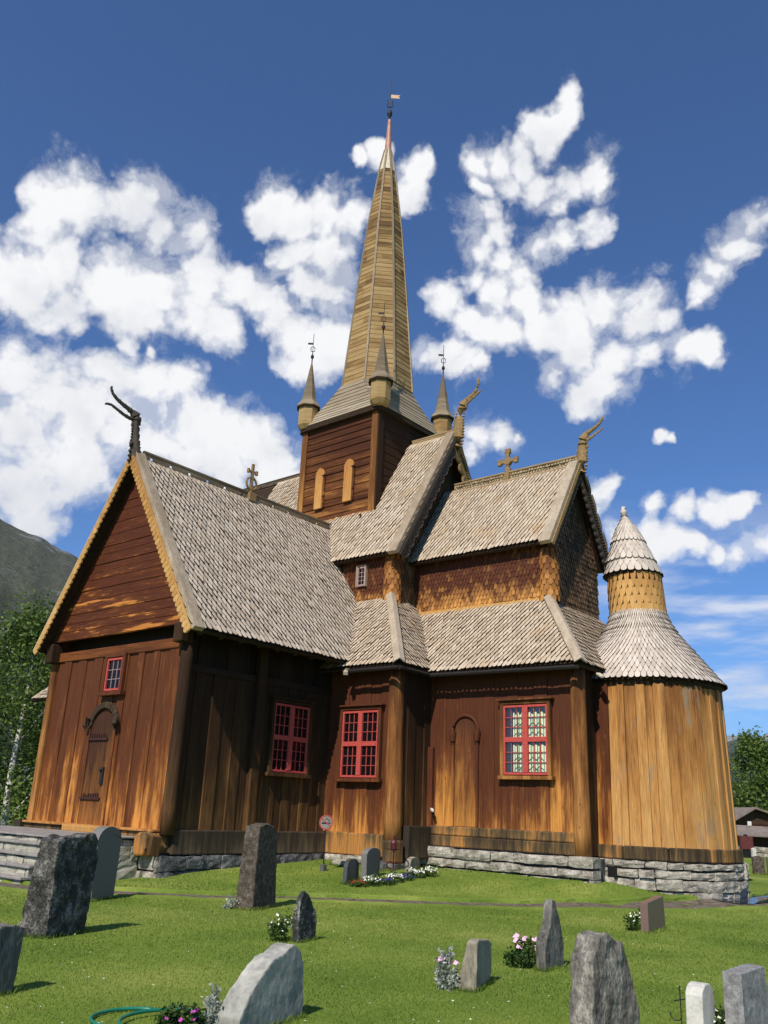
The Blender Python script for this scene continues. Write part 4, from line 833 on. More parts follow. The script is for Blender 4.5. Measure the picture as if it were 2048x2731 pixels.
# ---- tower
TCX, TCY, TH = -19.36, 22.2, 1.78
b = MB(); hplanks(b, (TCX, TCY-TH, 0), (1, 0, 0), 9.6, 14.75, lambda z: (-TH+.02, TH-.02), (0, -1, 0), .22, .34, ch=.03, step=.02); P('log_wall', 'tower', b)
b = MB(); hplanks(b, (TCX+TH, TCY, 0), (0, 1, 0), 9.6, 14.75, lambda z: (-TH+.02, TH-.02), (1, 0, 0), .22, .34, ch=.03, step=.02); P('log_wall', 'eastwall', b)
b = MB(); b.box((TCX-TH+.05, TCY-TH+.07, 9), (TCX+TH-.07, TCY+TH, 14.8)); P('wall_core', 'soffit', b)
for x in (TCX-TH, TCX+TH-.24):
    b = MB(); b.box((x-.02, TCY-TH-.06, 9.7), (x+.24, TCY-TH-.005, 14.72)); P('corner_board', 'towerpost', b, bevel=.012)
b = MB(); b.box((TCX+TH+.006, TCY-TH-.05, 9.7), (TCX+TH+.06, TCY-TH+.22, 14.72)); P('corner_board', 'eastwall', b, bevel=.012)
b = MB(); b.box((TCX-TH, TCY-TH-.05, 10.7), (TCX+TH-.26, TCY-TH-.005, 10.95)); P('base_board', 'towerpost', b, bevel=.012)
for x0, w_, z0, z1 in ((-20.29, .44, 11.43, 12.93), (-18.95, .46, 11.45, 12.98)):
    b = MB(); ys_ = TCY-TH-.022
    out_ = [(x0, z0), (x0+w_*.8, z0), (x0+w_*.8, z1-.3)]+[(x0+w_/2-.02+w_*.46*math.cos(t), z1-.27+.27*math.sin(t)) for t in np.linspace(.05, math.pi-.05, 13)]+[(x0, z1-.28)]
    b.prism([(x, ys_-.09, z) for x, z in out_], (0, .08, 0)); sh = P('shutter', 'shutter', b, bevel=.01)
    b = MB(); b.box((x0+w_*.82, ys_-.05, z0+.03), (x0+w_*.95, ys_, z1-.3)); b.build('window_jamb', 'tower', sh)
    for a_, z_ in ((.1, z1-.32), (.07, z0+.42)):
        b = MB(); b.box((x0+w_*.72, ys_-a_, z_), (x0+w_*.95, ys_-.02, z_+.035)); b.build('hinge', 'rustiron', sh)
# tower skirt roof from square eaves to the octagon
EV, EZ = 1.95, 14.72
b = MB()
def sq_oct(k, z):
    """eight points, from a square with cut corners (k=0) to the octagon (k=1)"""
    out_ = []
    for i in range(8):
        t = R(22.5+45*i); o = np.array((math.cos(t), math.sin(t)))*1.41
        s_ = np.array((np.sign(o[0]), np.sign(o[1])))*EV
        if abs(o[0]) > abs(o[1]): s_[1] *= .93
        else: s_[0] *= .93
        p = s_*(1-k)+o*k; out_.append((TCX+p[0], TCY+p[1], z))
    return out_
lev = [(0, EZ), (.2, EZ+.24), (.4, EZ+.52), (.6, EZ+.84), (.8, EZ+1.2), (1, EZ+1.6)]
for i in range(len(lev)-1):
    A, B = sq_oct(lev[i][0]-.0, lev[i][1]-.0), sq_oct(lev[i+1][0], lev[i+1][1])
    for q in range(8):
        a0, a1, b0, b1 = (np.array(x) for x in (A[q], A[(q+1) % 8], B[q], B[(q+1) % 8]))
        nn_ = unit(np.cross(a1-a0, b0-a0)); n3 = 2
        for r_ in range(n3):
            f0, f1 = r_/n3, (r_+1)/n3
            p0, p1, p2, p3 = a0+(b0-a0)*f0, a1+(b1-a1)*f0, a1+(b1-a1)*f1, a0+(b0-a0)*f1
            b.prism([p0+nn_*.022, p1+nn_*.022, p2+nn_*.002, p3+nn_*.002], -nn_*.03)
sk = P('tower_roof', 'skirt', b)
b = MB(); A = sq_oct(0, EZ-.005); b.prism([(x, y, z-.18) for x, y, z in A], (0, 0, .17)); b.build('eave_board', 'soffit', sk)
# spire
prof = [(1.4, 16.3), (1.07, 20.0), (.72, 23.67), (.3, 26.8), (.14, 27.62)]
def rad(z):
    for (ra, za), (rb, zb) in zip(prof, prof[1:]):
        if z <= zb: return ra+(rb-ra)*(z-za)/(zb-za)
    return .14
sx, sy = TCX+.04, TCY+.03
b = MB(); z = 16.3
def octr(r, z): return [np.array((sx+r*math.cos(R(22.5+45*i)), sy+r*math.sin(R(22.5+45*i)), z)) for i in range(8)]
while z < 26.55:
    h = random.uniform(.17, .23); A, B = octr(rad(z)+.014, z), octr(rad(z+h), z+h+.004)
    for q in range(8):
        j0 = random.uniform(0, .006)
        a0, a1, b0, b1 = A[q], A[(q+1) % 8], B[q], B[(q+1) % 8]
        cuts = [0, 1] if random.random() < .5 or z > 22 else [0, random.uniform(.3, .7), 1]
        for c0, c1 in zip(cuts, cuts[1:]):
            P0, P1, P2, P3 = a0+(a1-a0)*c0, a0+(a1-a0)*(c1-.004), b0+(b1-b0)*(c1-.004), b0+(b1-b0)*c0
            inn = unit(np.array((sx, sy, 0))-np.array((P0[0], P0[1], 0)))*.03
            b.prism([P0, P1, P2, P3], inn)
    z += h
sp = P('spire', 'spire', b)
b = MB()
for i in range(8):
    t = R(22.5+45*i); pts = [np.array((sx+(r+.012)*math.cos(t), sy+(r+.012)*math.sin(t), z)) for r, z in prof]
    for p, q in zip(pts, pts[1:]): b.beam(p, q, .075, .05, (math.cos(t), math.sin(t), 0))
b.build('corner_lath', 'gray', sp)
b = MB(); b.lathe([(rad(26.5)+.02, 26.5), (.15, 27.65)], (sx, sy, 0), 8, rot=R(22.5)); b.build('spire_cap', 'lead', sp)
b = MB(); b.lathe([(.15, 27.6), (.1, 28.5), (.065, 29.25)], (sx, sy, 0), 10); b.build('copper_tip', 'copper', sp)
b = MB(); b.lathe([(.03, 29.2), (.04, 29.4), (.1, 29.5), (.115, 29.6), (.09, 29.7), (.04, 29.77), (.02, 29.8)], (sx, sy, 0), 12); b.build('finial_ball', 'iron', sp, smooth=True)
b = MB(); b.tube([(sx, sy, 29.7), (sx, sy, 31.6)], .014, 6); b.build('vane_rod', 'iron', sp)
b = MB()
for s_ in (1, -1):
    v = np.array((.75, .65, 0))*s_
    b.tube([np.array((sx, sy, 29.95))+v*.0, np.array((sx, sy, 29.92))+v*.1, np.array((sx, sy, 30.05))+v*.13, np.array((sx, sy, 30.18))+v*.07, np.array((sx, sy, 30.28))+v*.12], .022, 6)
b.build('vane_scroll', 'iron', sp)
b = MB(); v = np.array((.74, .67, 0)); o = np.array((sx, sy, 30.42)); zz = np.array((0, 0, 1))
b.prism([o+v*.02, o+v*.42, o+v*.34+zz*.09, o+v*.42+zz*.18, o+v*.02+zz*.18], np.array((.67, -.74, 0))*.012); b.build('vane_flag', 'gold', sp)
# corner turrets
for tx, ty in ((-17.5, 20.35), (-21.04, 20.44), (-17.52, 23.98), (-21.15, 24.0)):
    b = MB(); b.lathe([(.25, 14.66), (.36, 14.82), (.37, 15.6)], (tx, ty, 0), 8, rot=R(22.5)); tu = P('corner_turret', 'spire', b)
    b = MB(); b.lathe([(.46, 15.56), (.455, 15.6), (.3, 15.82), (.25, 16.05), (.14, 16.75), (.05, 17.3), (.02, 17.45)], (tx, ty, 0), 8, rot=R(22.5)); b.build('turret_roof', 'skirt', tu)
    b = MB(); b.lathe([(.44, 15.5), (.44, 15.56)], (tx, ty, 0), 8, rot=R(22.5)); b.build('turret_eave', 'soffit', tu)
    b = MB(); b.lathe([(.02, 17.4), (.022, 17.62), (.06, 17.66), (.06, 17.75), (.02, 17.8), (.015, 17.9)], (tx, ty, 0), 10); b.build('turret_ball', 'iron', tu, smooth=True)
    b = MB(); b.tube([(tx, ty, 17.8), (tx, ty, 18.7)], .011, 5); v = np.array((.75, .65, 0))
    for s_ in (1, -1): b.tube([np.array((tx, ty, 17.92)), np.array((tx, ty, 17.95))+v*.07*s_, np.array((tx, ty, 18.06))+v*.08*s_, np.array((tx, ty, 18.14))+v*.03*s_], .016, 5)
    o = np.array((tx, ty, 18.22)); b.prism([o, o-v*.2, o-v*.2+zz*.08, o+zz*.08], np.array((.65, -.75, 0))*.01); b.build('turret_vane', 'iron', tu)
b = MB(); b.tube([(-18.05, 20.28, 10.45), (-18.05, 20.26, 10.85)], .03, 6); P('roof_hook', 'rustiron', b)

# ================================================================== ground, path, steps
xs = np.concatenate([[-6000, -2500, -1000, -400, -200, -120, -80, -60, -50, -42], np.arange(-36, 12.1, .5), [16, 22, 30, 45, 80, 150, 400, 1000, 2500, 6000]])
yy = np.concatenate([[-1500, -400, -100, -40, -15, -6], np.arange(0, 44.1, .5), [50, 60, 75, 100, 150, 250, 500, 1000, 2500, 7000]])
gx, gy = np.meshgrid(xs, yy); gz = G(gx, gy)
b = MB(); nx_ = len(xs)
b.add(np.stack([gx.ravel(), gy.ravel(), gz.ravel()], 1), [(j*nx_+i, j*nx_+i+1, (j+1)*nx_+i+1, (j+1)*nx_+i) for j in range(len(yy)-1) for i in range(nx_-1)], .5)
m, N = mat('lawn'); p = N.pos()
n1 = N.noise(p, 0.55, 5, 0.6); n2 = N.noise(p, 30, 4, 0.7); n3 = N.noise(p, 3.0, 4, 0.6)
c = N.ramp(N.math('ADD', N.math('MULTIPLY', n1, .6), N.math('MULTIPLY', n2, .4)), [(.3, (.075, .125, .018)), (.5, (.15, .215, .034)), (.68, (.31, .33, .08))])
c = N.mix(N.mapr(n3, .55, .75, 0, .5, True), c, (.21, .215, .05))
finish(N, c, .9, n2, .6, .02, .1); M['lawn'] = m
structure(b.build('ground', 'lawn', smooth=True))
# flagged path curving round the church
PB = [(-30, 9.9), (-22, 9.9), (-16.9, 9.85), (-15.4, 10.76), (-14.6, 11.29), (-13.88, 11.87), (-13.0, 13.2), (-11.9, 14.38), (-10.8, 15.37), (-9.85, 16.6), (-8.72, 18.4), (-8.0, 20.4), (-7.45, 22.0), (-7.3, 24.0), (-8, 28), (-10, 34)]
PF = [(-30, 9.0), (-22, 9.0), (-16.06, 9.27), (-14.64, 10.23), (-14.05, 10.87), (-13.35, 11.42), (-12.5, 12.75), (-11.45, 13.8), (-10.35, 14.75), (-9.45, 15.95), (-8.3, 17.5), (-7.4, 19.25), (-6.85, 20.9), (-6.3, 23.5), (-6.6, 28), (-8.6, 34.5)]
def resample(pl, n):
    pl = np.array(pl); t = np.concatenate([[0], np.cumsum(np.hypot(*np.diff(pl, axis=0).T))]); q = np.linspace(0, t[-1], n); return np.stack([np.interp(q, t, pl[:, k]) for k in (0, 1)], 1)
A, B = resample(PB, 160), resample(PF, 160)
b = MB(); V = []
for i in range(160):
    for k in range(6):
        q = A[i]+(B[i]-A[i])*k/5; V.append((q[0], q[1], float(G(q[0], q[1]))+.012-(.02 if k in (0, 5) else 0)))
b.add(V, [(i*6+k, i*6+k+1, (i+1)*6+k+1, (i+1)*6+k) for i in range(159) for k in range(5)], .5)
m, N = mat('path slabs'); p = N.pos()
vo = N.n('ShaderNodeTexVoronoi', {'Vector': N.map(p, (1.1, 1.6, 1)), 'Scale': 1.0}, out=0, feature='DISTANCE_TO_EDGE')
n1 = N.noise(p, 7, 6, .65)
c = N.ramp(n1, [(.3, (.07, .055, .04)), (.55, (.16, .13, .1)), (.75, (.27, .23, .185))])
c = N.mix(N.mapr(vo, .0, .045, .85, 0), c, (.05, .06, .02))
finish(N, c, .8, N.math('ADD', n1, N.mapr(vo, 0, .06, -.6, 0)), .6, .02, .3); M['path'] = m
structure(b.build('path', 'path'))
# turf edge standing a few centimetres above the path
for PL, nm in ((A, 1), (B, -1)):
    b = MB(); V = []
    for i in range(160):
        q = PL[i]; t = PL[min(i+1, 159)]-PL[max(i-1, 0)]; t /= np.hypot(*t); nrm = np.array((-t[1], t[0]))*nm; wv = .05*math.sin(i*1.7)+random.uniform(-.03, .03)
        for k, (d, h) in enumerate(((-.02, -.05), (.0, .05), (.06, .07), (.3, .0))):
            s_ = q+nrm*(d+wv); V.append((s_[0], s_[1], float(G(s_[0], s_[1]))+h*(1.0 if nm > 0 else .5)))
    b.add(V, [(i*4+k, i*4+k+1, (i+1)*4+k+1, (i+1)*4+k) for i in range(159) for k in range(3)], .5)
    structure(b.build('turf_edge', 'lawn'))
b = MB(); pts = [(-7.35+.62*(1+.25*math.sin(3*t))*math.cos(t), 22.3+1.5*math.sin(t)) for t in np.linspace(0, 2*math.pi, 25)[:-1]]
b.add([(x, y, float(G(x, y))+.03) for x, y in pts], [tuple(range(24))], .5)
m, N = mat('puddle'); finish(N, (.03, .035, .04), .04, None, spec=.6); M['puddle'] = m
structure(b.build('puddle', 'puddle'))
# entrance steps
st = thing('stone_steps', 'broad flight of pale stone steps with slate treads leading up to the church door', 'steps', (-20, 10.2, 0))
lev = [(9.82, .1), (9.96, .31), (10.1, .52), (10.25, .725)]
for y, z in lev:
    b = MB(); stonewall(b, (-24.5, y+.03, 0), (1, 0, 0), 7.34, -.1, z, (0, -1, 0), depth=.5, courses=[z-.32, z-.02], lmin=.6, lmax=1.5, jut=.02)
    stonewall(b, (-17.18, y+.05, 0), (0, 1, 0), 12.5-y, -.1, z, (1, 0, 0), depth=.3, courses=[z-.32, z-.02], lmin=.4, lmax=.9, jut=.02); b.build('riser', 'steps', st)
    b = MB(); b.box((-24.55, y-.03, z-.025), (-17.1, y+.34 if z < .7 else 10.7, z+.03)); b.build('tread', 'slate', st, bevel=.012)
b = MB(); stonewall(b, (-22.9, 10.42, 0), (1, 0, 0), 5.7, .7, .84, (0, -1, 0), depth=.4, courses=[.64, .845], lmin=.5, lmax=1.2, jut=.02); stonewall(b, (-17.22, 10.45, 0), (0, 1, 0), 2.1, .3, .84, (1, 0, 0), courses=[.3, .55, .845], jut=.02); b.build('riser', 'steps', st)
b = MB(); b.box((-22.95, 10.36, .85), (-17.15, 12.58, .885)); b.build('landing', 'slate', st, bevel=.012)
b = MB(); b.box((-24.5, 10.5, -.1), (-17.3, 12.5, .7)); b.box((-22.9, 10.6, -.1), (-17.35, 12.5, .845)); b.build('core', 'founddark', st)

# ================================================================== gravestones
txr = bpy.data.textures.new('rockbumps', 'CLOUDS'); txr.noise_scale = .16; txr.noise_depth = 4
FEET = []
def stone(label, B, u, prof, thick, mt, rough=0.0, vox=.03, group=None, name='gravestone', thick_top=None, bevel=.012, cat='gravestone', sink=.12):
    B = np.array((B[0], B[1], float(G(B[0], B[1])))); u = np.array((u[0], u[1], 0.0)); u /= np.linalg.norm(u); nr = np.array((u[1], -u[0], 0))
    pr = list(prof); lowest = [i for i, q in enumerate(pr) if q[1] <= .06]
    pr = [(s_, -sink if q <= .08 else q) for s_, q in pr]
    H = max(q for _, q in pr)
    q0, q1 = B+u*min(a_ for a_, z_ in pr if z_ < 0), B+u*max(a_ for a_, z_ in pr if z_ < 0); FEET.append((q0, q1, q0-nr*thick, q1-nr*thick))
    F_ = [B+u*s_+np.array((0, 0, q)) for s_, q in pr]
    tt = thick if thick_top is None else thick_top
    K_ = [f-nr*(thick+(tt-thick)*max(0, q)/H) for f, (s_, q) in zip(F_, pr)]
    b = MB(); n = len(pr); b.add(F_+K_, [tuple(range(n)), tuple(range(2*n-1, n-1, -1))]+[(i+n, (i+1) % n+n, (i+1) % n, i) for i in range(n)], .5)
    o = b.build(name, mt, None, org=tuple(B), bevel=None if rough else bevel)
    if rough:
        r_ = o.modifiers.new('remesh', 'REMESH'); r_.mode = 'VOXEL'; r_.voxel_size = vox*.62; r_.use_smooth_shade = False
        d = o.modifiers.new('rough', 'DISPLACE'); d.texture = txr; d.texture_coords = 'GLOBAL'; d.strength = rough; d.mid_level = .5
    return tag(o, label, cat, group)
stone('big dark rough-hewn gravestone before the church steps, with a craggy black face', (-10.61, 6.53), (-.36, .93), [(0, 0), (.78, 0), (.8, .2), (.86, .89), (.83, 1.08), (.73, 1.2), (.6, 1.21), (.47, 1.17), (.26, 1.17), (.12, 1.19), (-.03, 1.12), (-.02, .92), (-.01, .53), (0, .15)], .44, 'st_dark', .075, .028, thick_top=.25)
stone('tall smooth grey gravestone with a rounded top behind the big dark stone', (-13.99, 9.36), (-.38, .93), [(0, 0), (.66, 0), (.69, 1.0)]+[(.335+.36*math.cos(t), .95+.25*math.sin(t)) for t in np.linspace(.15, math.pi-.15, 11)]+[(-.02, .95)], .2, 'st_smooth', bevel=.015)
stone('dark grey upright gravestone cut off by the left edge of the picture', (-7.8, 4.19), (-.3, .954), [(0, 0), (.5, 0), (.5, .3), (.52, .52), (.4, .56), (.2, .55), (0, .54)], .22, 'st_schist', .035, .022)
stone('tall brown hammered stone pillar standing on the lawn before the transept wall', (-11.66, 10.91), (-.33, .944), [(0, 0), (.87, 0), (.79, .6), (.71, 1.2), (.6, 1.32), (.33, 1.37), (.06, 1.32), (.02, 1.17), (.01, .63)], .35, 'st_brown', .03, .026, name='stone_pillar', thick_top=.27)
stone('small pointed dark slate gravestone with a crescent-like chip, right of the tall brown pillar', (-8.68, 9.0), (-.2, .98), [(0, 0), (.38, 0), (.38, .26), (.36, .35), (.23, .48), (.14, .57), (.04, .62), (-.03, .51), (-.06, .29)], .13, 'st_slate', .035, .016, thick_top=.07)
stone('large smooth grey cleft gravestone with a slanting pale edge at the bottom of the picture', (-5.5, 5.11), (-.2, .98), [(0, 0), (.89, 0), (.885, .21), (.85, .41), (.79, .51), (.7, .565), (.62, .55), (.54, .51), (.4, .485), (.28, .41), (.1, .26), (0, .12)], .24, 'st_grey', .014, .02, thick_top=.19)
stone('short tan slab gravestone with one slanted shoulder in the middle of the lawn', (-5.33, 8.06), (-.33, .945), [(0, 0), (.62, 0), (.64, .37), (.5, .42), (.1, .46), (.03, .44)], .24, 'st_tan', .02, .018, thick_top=.1)
stone('narrow pointed schist gravestone with streaked dark side, left of the lichened boulder stone', (-5.5, 9.73), (-.07, 1), [(0, 0), (.5, 0), (.51, .24), (.42, .47), (.3, .72), (.21, .75), (.14, .46), (0, .28)], .13, 'st_schist', .03, .017, thick_top=.1)
stone('reddish brown polished slab gravestone with a slanted top beside the path', (-6.36, 14.56), (-.1, .995), [(0, 0), (.91, 0), (.86, .52), (.01, .46)], .13, 'st_red', bevel=.008)
stone('big rough lichened grey gravestone with a jagged top in the right foreground', (-3.46, 6.82), (.05, 1), [(0, 0), (.81, 0), (.77, .13), (.7, .35), (.62, .53), (.53, .7), (.51, .72), (.42, .73), (.26, .8), (.15, .78), (.04, .62), (.03, .42), (-.01, .2)], .2, 'st_lich', .045, .016)
stone('small pale white gravestone with a rounded top near the right edge', (-2.95, 7.68), (0, 1), [(0, 0), (.27, 0), (.3, .34)]+[(.165+.135*math.cos(t), .34+.09*math.sin(t)) for t in np.linspace(.1, math.pi-.1, 9)]+[(.03, .33)], .14, 'st_white', bevel=.01)
stone('square speckled granite gravestone with a sawn top at the right edge', (-2.69, 7.88), (.087, .996), [(0, 0), (.51, 0), (.49, .55), (.01, .53)], .16, 'st_granite', .01, .012)
grp = 'three low gravestones round a flower bed below the nave'
stone('low black polished gravestone with a shouldered top, leftmost of the flower bed group', (-13.38, 15.17), (-.33, .944), [(0, 0), (.75, 0), (.73, .38)]+[(.4+.33*math.cos(t), .38+.13*math.sin(t)) for t in np.linspace(.1, math.pi-.1, 7)]+[(.06, .36)], .1, 'st_black', group=grp)
stone('taller light grey gravestone with an arched top in the flower bed group', (-13.43, 15.9), (-.33, .944), [(0, 0), (.8, 0), (.88, .56)]+[(.44+.42*math.cos(t), .56+.12*math.sin(t)) for t in np.linspace(.1, math.pi-.1, 9)]+[(-.02, .56)], .14, 'st_smooth', group=grp)
stone('small rough grey gravestone with a rounded top, rightmost of the flower bed group', (-13.21, 17.19), (-.33, .944), [(0, 0), (.72, 0), (.78, .29), (.68, .36), (.38, .41), (.1, .37), (.02, .28)], .13, 'st_tan', .012, .016, group=grp)
far = 'distant gravestones beyond the apse'
stone('distant rough dark gravestone just right of the apse foundation', (-9.72, 30.5), (.77, .64), [(0, 0), (.36, 0), (.36, .5), (.2, .56), (0, .52)], .15, 'st_brown', .02, .03, group=far)
stone('distant grey gravestone at the right edge beyond the apse', (-9.36, 30.8), (.77, .64), [(0, 0), (.6, 0), (.6, .52), (0, .55)], .15, 'st_smooth', group=far)
stone('distant pale narrow gravestone in front of the far stone wall', (-12.14, 38.1), (.77, .64), [(0, 0), (.16, 0), (.16, .62), (.08, .66), (0, .62)], .15, 'st_white', group=far)
tag(stone('low dark boulder lying under the corner post of the nave', (-14.62, 17.5), (1, .1), [(0, 0), (.5, 0), (.46, .14), (.3, .2), (.1, .17)], -.25, 'founddark', .03, .03, name='boulder', cat='boulder'), 'low dark boulder lying under the corner post of the nave', 'boulder')
tag(stone('flat pale field stone lying by the foundation near the sign', (-15.6, 17.3), (1, .1), [(0, 0), (.5, 0), (.42, .1), (.2, .13), (.05, .09)], -.25, 'steps', .02, .025, name='field_stone', cat='stone'), 'flat pale field stone lying by the foundation near the sign', 'stone')

# iron grave markers
bx, by = -13.32, 16.7; bz = float(G(bx, by))
mk = thing('grave_lantern', 'rusty wrought iron grave marker with scrolls and a dark red lantern on its post', 'grave marker', (bx, by, bz))
b = MB(); b.tube([(bx, by, bz-.05), (bx, by, bz+.9)], .018, 6); b.build('post', 'rustiron', mk)
v = np.array((.77, .64, 0)); zz = np.array((0, 0, 1.0)); o = np.array((bx, by, bz))
for s_ in (1, -1):
    b = MB(); b.tube([o+zz*(.2+.07+.075*math.sin(t))+v*s_*(.075+.075*math.cos(t)) for t in np.linspace(-2.2, 3.2, 16)], .014, 5); b.tube([o+zz*.02+v*s_*.1, o+zz*.1+v*s_*.03, o+zz*.2+v*s_*.06], .014, 5); b.build('scroll', 'rustiron', mk)
b = MB(); b.lathe([(.05, .58), (.075, .62), (.085, .75), (.06, .8), (.02, .83)], tuple(o), 8); b.build('lantern', 'lantern', mk)
b = MB(); b.tube([o+zz*.62+v*(-.2), o+zz*.6, o+zz*.62+v*.2], .013, 5); b.tube([o+zz*.86+v*.02, o+zz*.84+v*.12, o+zz*.7+v*.2, o+zz*.62+v*.2], .016, 5); b.build('arm', 'rustiron', mk)
o = np.array((-3.135, 7.72, float(G(-3.13, 7.72)))); v = np.array((.9, -.1, .25)); v /= np.linalg.norm(v)
ic = thing('iron_cross', 'thin black iron grave cross with a curled hook left of the white stone', 'grave cross', tuple(o))
b = MB(); b.tube([o-zz*.05, o+zz*.4], .005, 6); b.build('upright', 'iron', ic)
b = MB(); b.tube([o+zz*.3-v*.055, o+zz*.3+v*.05], .005, 6); b.build('crossbar', 'iron', ic)
b = MB(); b.tube([o+zz*(.2+.0)-np.array((.09, 0, 0)), o+zz*.165-np.array((.085, 0, 0)), o+zz*.145-np.array((.05, 0, 0)), o+zz*.15-np.array((.015, 0, 0)), o+zz*.17], .005, 6); b.build('hook', 'iron', ic)

# no smoking sign
o = np.array((-14.95, 16.13, float(G(-14.95, 16.13)))); nrm = unit((.78, -.62, 0)); rt = np.array((.62, .78, 0)); zz = np.array((0, 0, 1.0))
sg = thing('no_smoking_sign', 'round no smoking sign with a red ring on a thin pole in a dark foot', 'sign', tuple(o))
b = MB(); b.tube([o, o+zz*1.05], .016, 8); b.build('pole', 'iron', sg)
b = MB(); b.box(o+np.array((-.06, -.06, -.03)), o+np.array((.06, .06, .14))); b.build('foot', 'concrete', sg, bevel=.01)
cS = o+zz*1.07+nrm*.02; circ = lambda r, d, n=32: [cS+nrm*d+r*(math.cos(t)*rt+math.sin(t)*zz) for t in np.linspace(0, 2*math.pi, n+1)[:-1]]
b = MB(); b.prism(circ(.168, 0), nrm*.008); di = b.build('disc', 'signgrey', sg)
b = MB(); o1, i1 = circ(.168, .0085), circ(.138, .0085)
for k in range(32): b.prism([o1[k], o1[(k+1) % 32], i1[(k+1) % 32], i1[k]], nrm*.003, .5)
d45 = unit(rt*.78-zz*.62); n45 = np.cross(nrm, d45); b.prism([cS+nrm*.012-d45*.145+n45*.013, cS+nrm*.012+d45*.145+n45*.013, cS+nrm*.012+d45*.145-n45*.013, cS+nrm*.012-d45*.145-n45*.013], nrm*.003); b.build('red_ring', 'signred', di)
b = MB(); b.prism([cS+nrm*.0085-rt*.105-zz*.035, cS+nrm*.0085+rt*.07-zz*.035, cS+nrm*.0085+rt*.07-zz*.0, cS+nrm*.0085-rt*.105-zz*.0], nrm*.002)
for a in (.08, .1): b.prism([cS+nrm*.0085+rt*a-zz*.035, cS+nrm*.0085+rt*(a+.012)-zz*.035, cS+nrm*.0085+rt*(a+.012), cS+nrm*.0085+rt*a], nrm*.002)
b.tube([cS+nrm*.0095+rt*.085+zz*.015, cS+nrm*.0095+rt*.08+zz*.045, cS+nrm*.0095+rt*.05+zz*.05, cS+nrm*.0095+rt*.04+zz*.08, cS+nrm*.0095-rt*.02+zz*.08], .008, 5); b.build('cigarette', 'black', di)
# surveillance camera on the nave return wall
cm = thing('security_camera', 'small white security camera on a black bracket in the corner by the choir', 'camera', (-14.05, 19.18, 1.68))
b = MB(); b.beam((-14.12, 19.2, 1.74), (-13.98, 19.08, 1.7), .06, .06); b.build('housing', 'plastic', cm, bevel=.01)
b = MB(); b.tube([(-14.12, 19.26, 1.62), (-14.05, 19.14, 1.68)], .025, 7); b.tube([(-14.04, 19.2, 1.6), (-13.98, 19.12, 1.56)], .04, 7); b.build('bracket', 'black', cm)
# garden hose
b = MB(); hz = lambda x, y: float(G(x, y))+.022
pts = []
for t in np.linspace(-.5, 9.6, 90):
    k = min(max((t-4.4)/1.0, 0), 1); cx, cy = -6.42+.36*k, 4.86+.1*k; r_ = .33+.012*t
    x, y = cx+r_*math.cos(2.6+t), cy+r_*math.sin(2.6+t); pts.append((x, y, hz(x, y)+.022*(t > 5.8)))
b.tube(pts, .014, 8); tag(b.build('garden_hose', 'hose', None, org=(-6.4, 4.8, 0), smooth=True), 'loops of green garden hose lying on the grass in the foreground', 'hose')

# ================================================================== plants
def leaves(mb, C, n, spread, size, up=.4, droop=0.0):
    """n small leaf blades scattered round the centres C"""
    C = np.asarray(C, float); K = len(C); idx = RNG.integers(0, K, n)
    P_ = C[idx]+RNG.normal(0, 1, (n, 3))*np.asarray(spread)
    a = RNG.normal(0, 1, (n, 3)); a[:, 2] = a[:, 2]*.6+up-droop; a /= np.linalg.norm(a, axis=1)[:, None]
    s_ = np.cross(a, RNG.normal(0, 1, (n, 3))); s_ /= np.linalg.norm(s_, axis=1)[:, None]
    z = size*RNG.uniform(.6, 1.3, n)[:, None]
    V = np.stack([P_, P_+a*z*.5+s_*z*.3, P_+a*z, P_+a*z*.5-s_*z*.3], 1).reshape(-1, 3)
    k0 = mb.cnt; mb.v.append(V); mb.cnt += len(V); mb.r.append(np.repeat(RNG.random(n), 4)); mb.f += [(k0+4*i, k0+4*i+1, k0+4*i+2, k0+4*i+3) for i in range(n)]
def flowers(mb, C, r):
    for c in C:
        c = np.array(c); nr = unit(np.array((random.uniform(-.5, .6), random.uniform(-1, .1), random.uniform(.3, 1)))); a = unit(np.cross(nr, (0, 0, 1.0))); d = np.cross(nr, a); n = 9; rr = r*random.uniform(.7, 1.2)
        V = [c+nr*.004]+[c+rr*(1 if k % 2 else .72)*(math.cos(2*math.pi*k/n)*a+math.sin(2*math.pi*k/n)*d)+nr*.006*(k % 2) for k in range(n)]
        mb.add(V, [(0, k+1, (k+1) % n+1) for k in range(n)])
def clump(label, x, y, r, h, leaf, petals, nf, nl=500, fr=.022, ls=.05, group=None, name='flower_clump', cat='flowers', fz=(.55, 1.0)):
    z = float(G(x, y)); b = MB(); C = []
    for _ in range(26):
        a, q = random.uniform(0, 6.28), r*math.sqrt(random.random()); C.append((x+q*math.cos(a), y+q*math.sin(a), z+h*random.uniform(.05, .95)*(1-.4*(q/r)**2)*random.choice((.7, 1, 1.15))))
    leaves(b, C, nl, (r*.14, r*.14, h*.12), ls)
    for c in C: b.tube([(x+(c[0]-x)*.3, y+(c[1]-y)*.3, z-.02), tuple(c)], .004, 4)
    o = b.build(name, leaf, None, org=(x, y, z)); tag(o, label, cat, group)
    if petals:
        f = MB(); F_ = []
        for _ in range(nf):
            a, q = random.uniform(0, 6.28), r*math.sqrt(random.random()); F_.append((x+q*math.cos(a), y+q*math.sin(a), z+h*random.uniform(*fz)*(1-.3*(q/r)**2)))
        flowers(f, F_, fr); f.build('blossoms', petals, o)
    return o
clump('silvery white plant at the foot of the big dark rough gravestone', -11.15, 6.6, .13, .14, 'leafsilver', 'fl_white', 8, 420, .012)
clump('silvery plant at the left foot of the tall brown stone pillar', -12.05, 10.9, .2, .2, 'leafsilver', 'fl_white', 16, 520, .016)
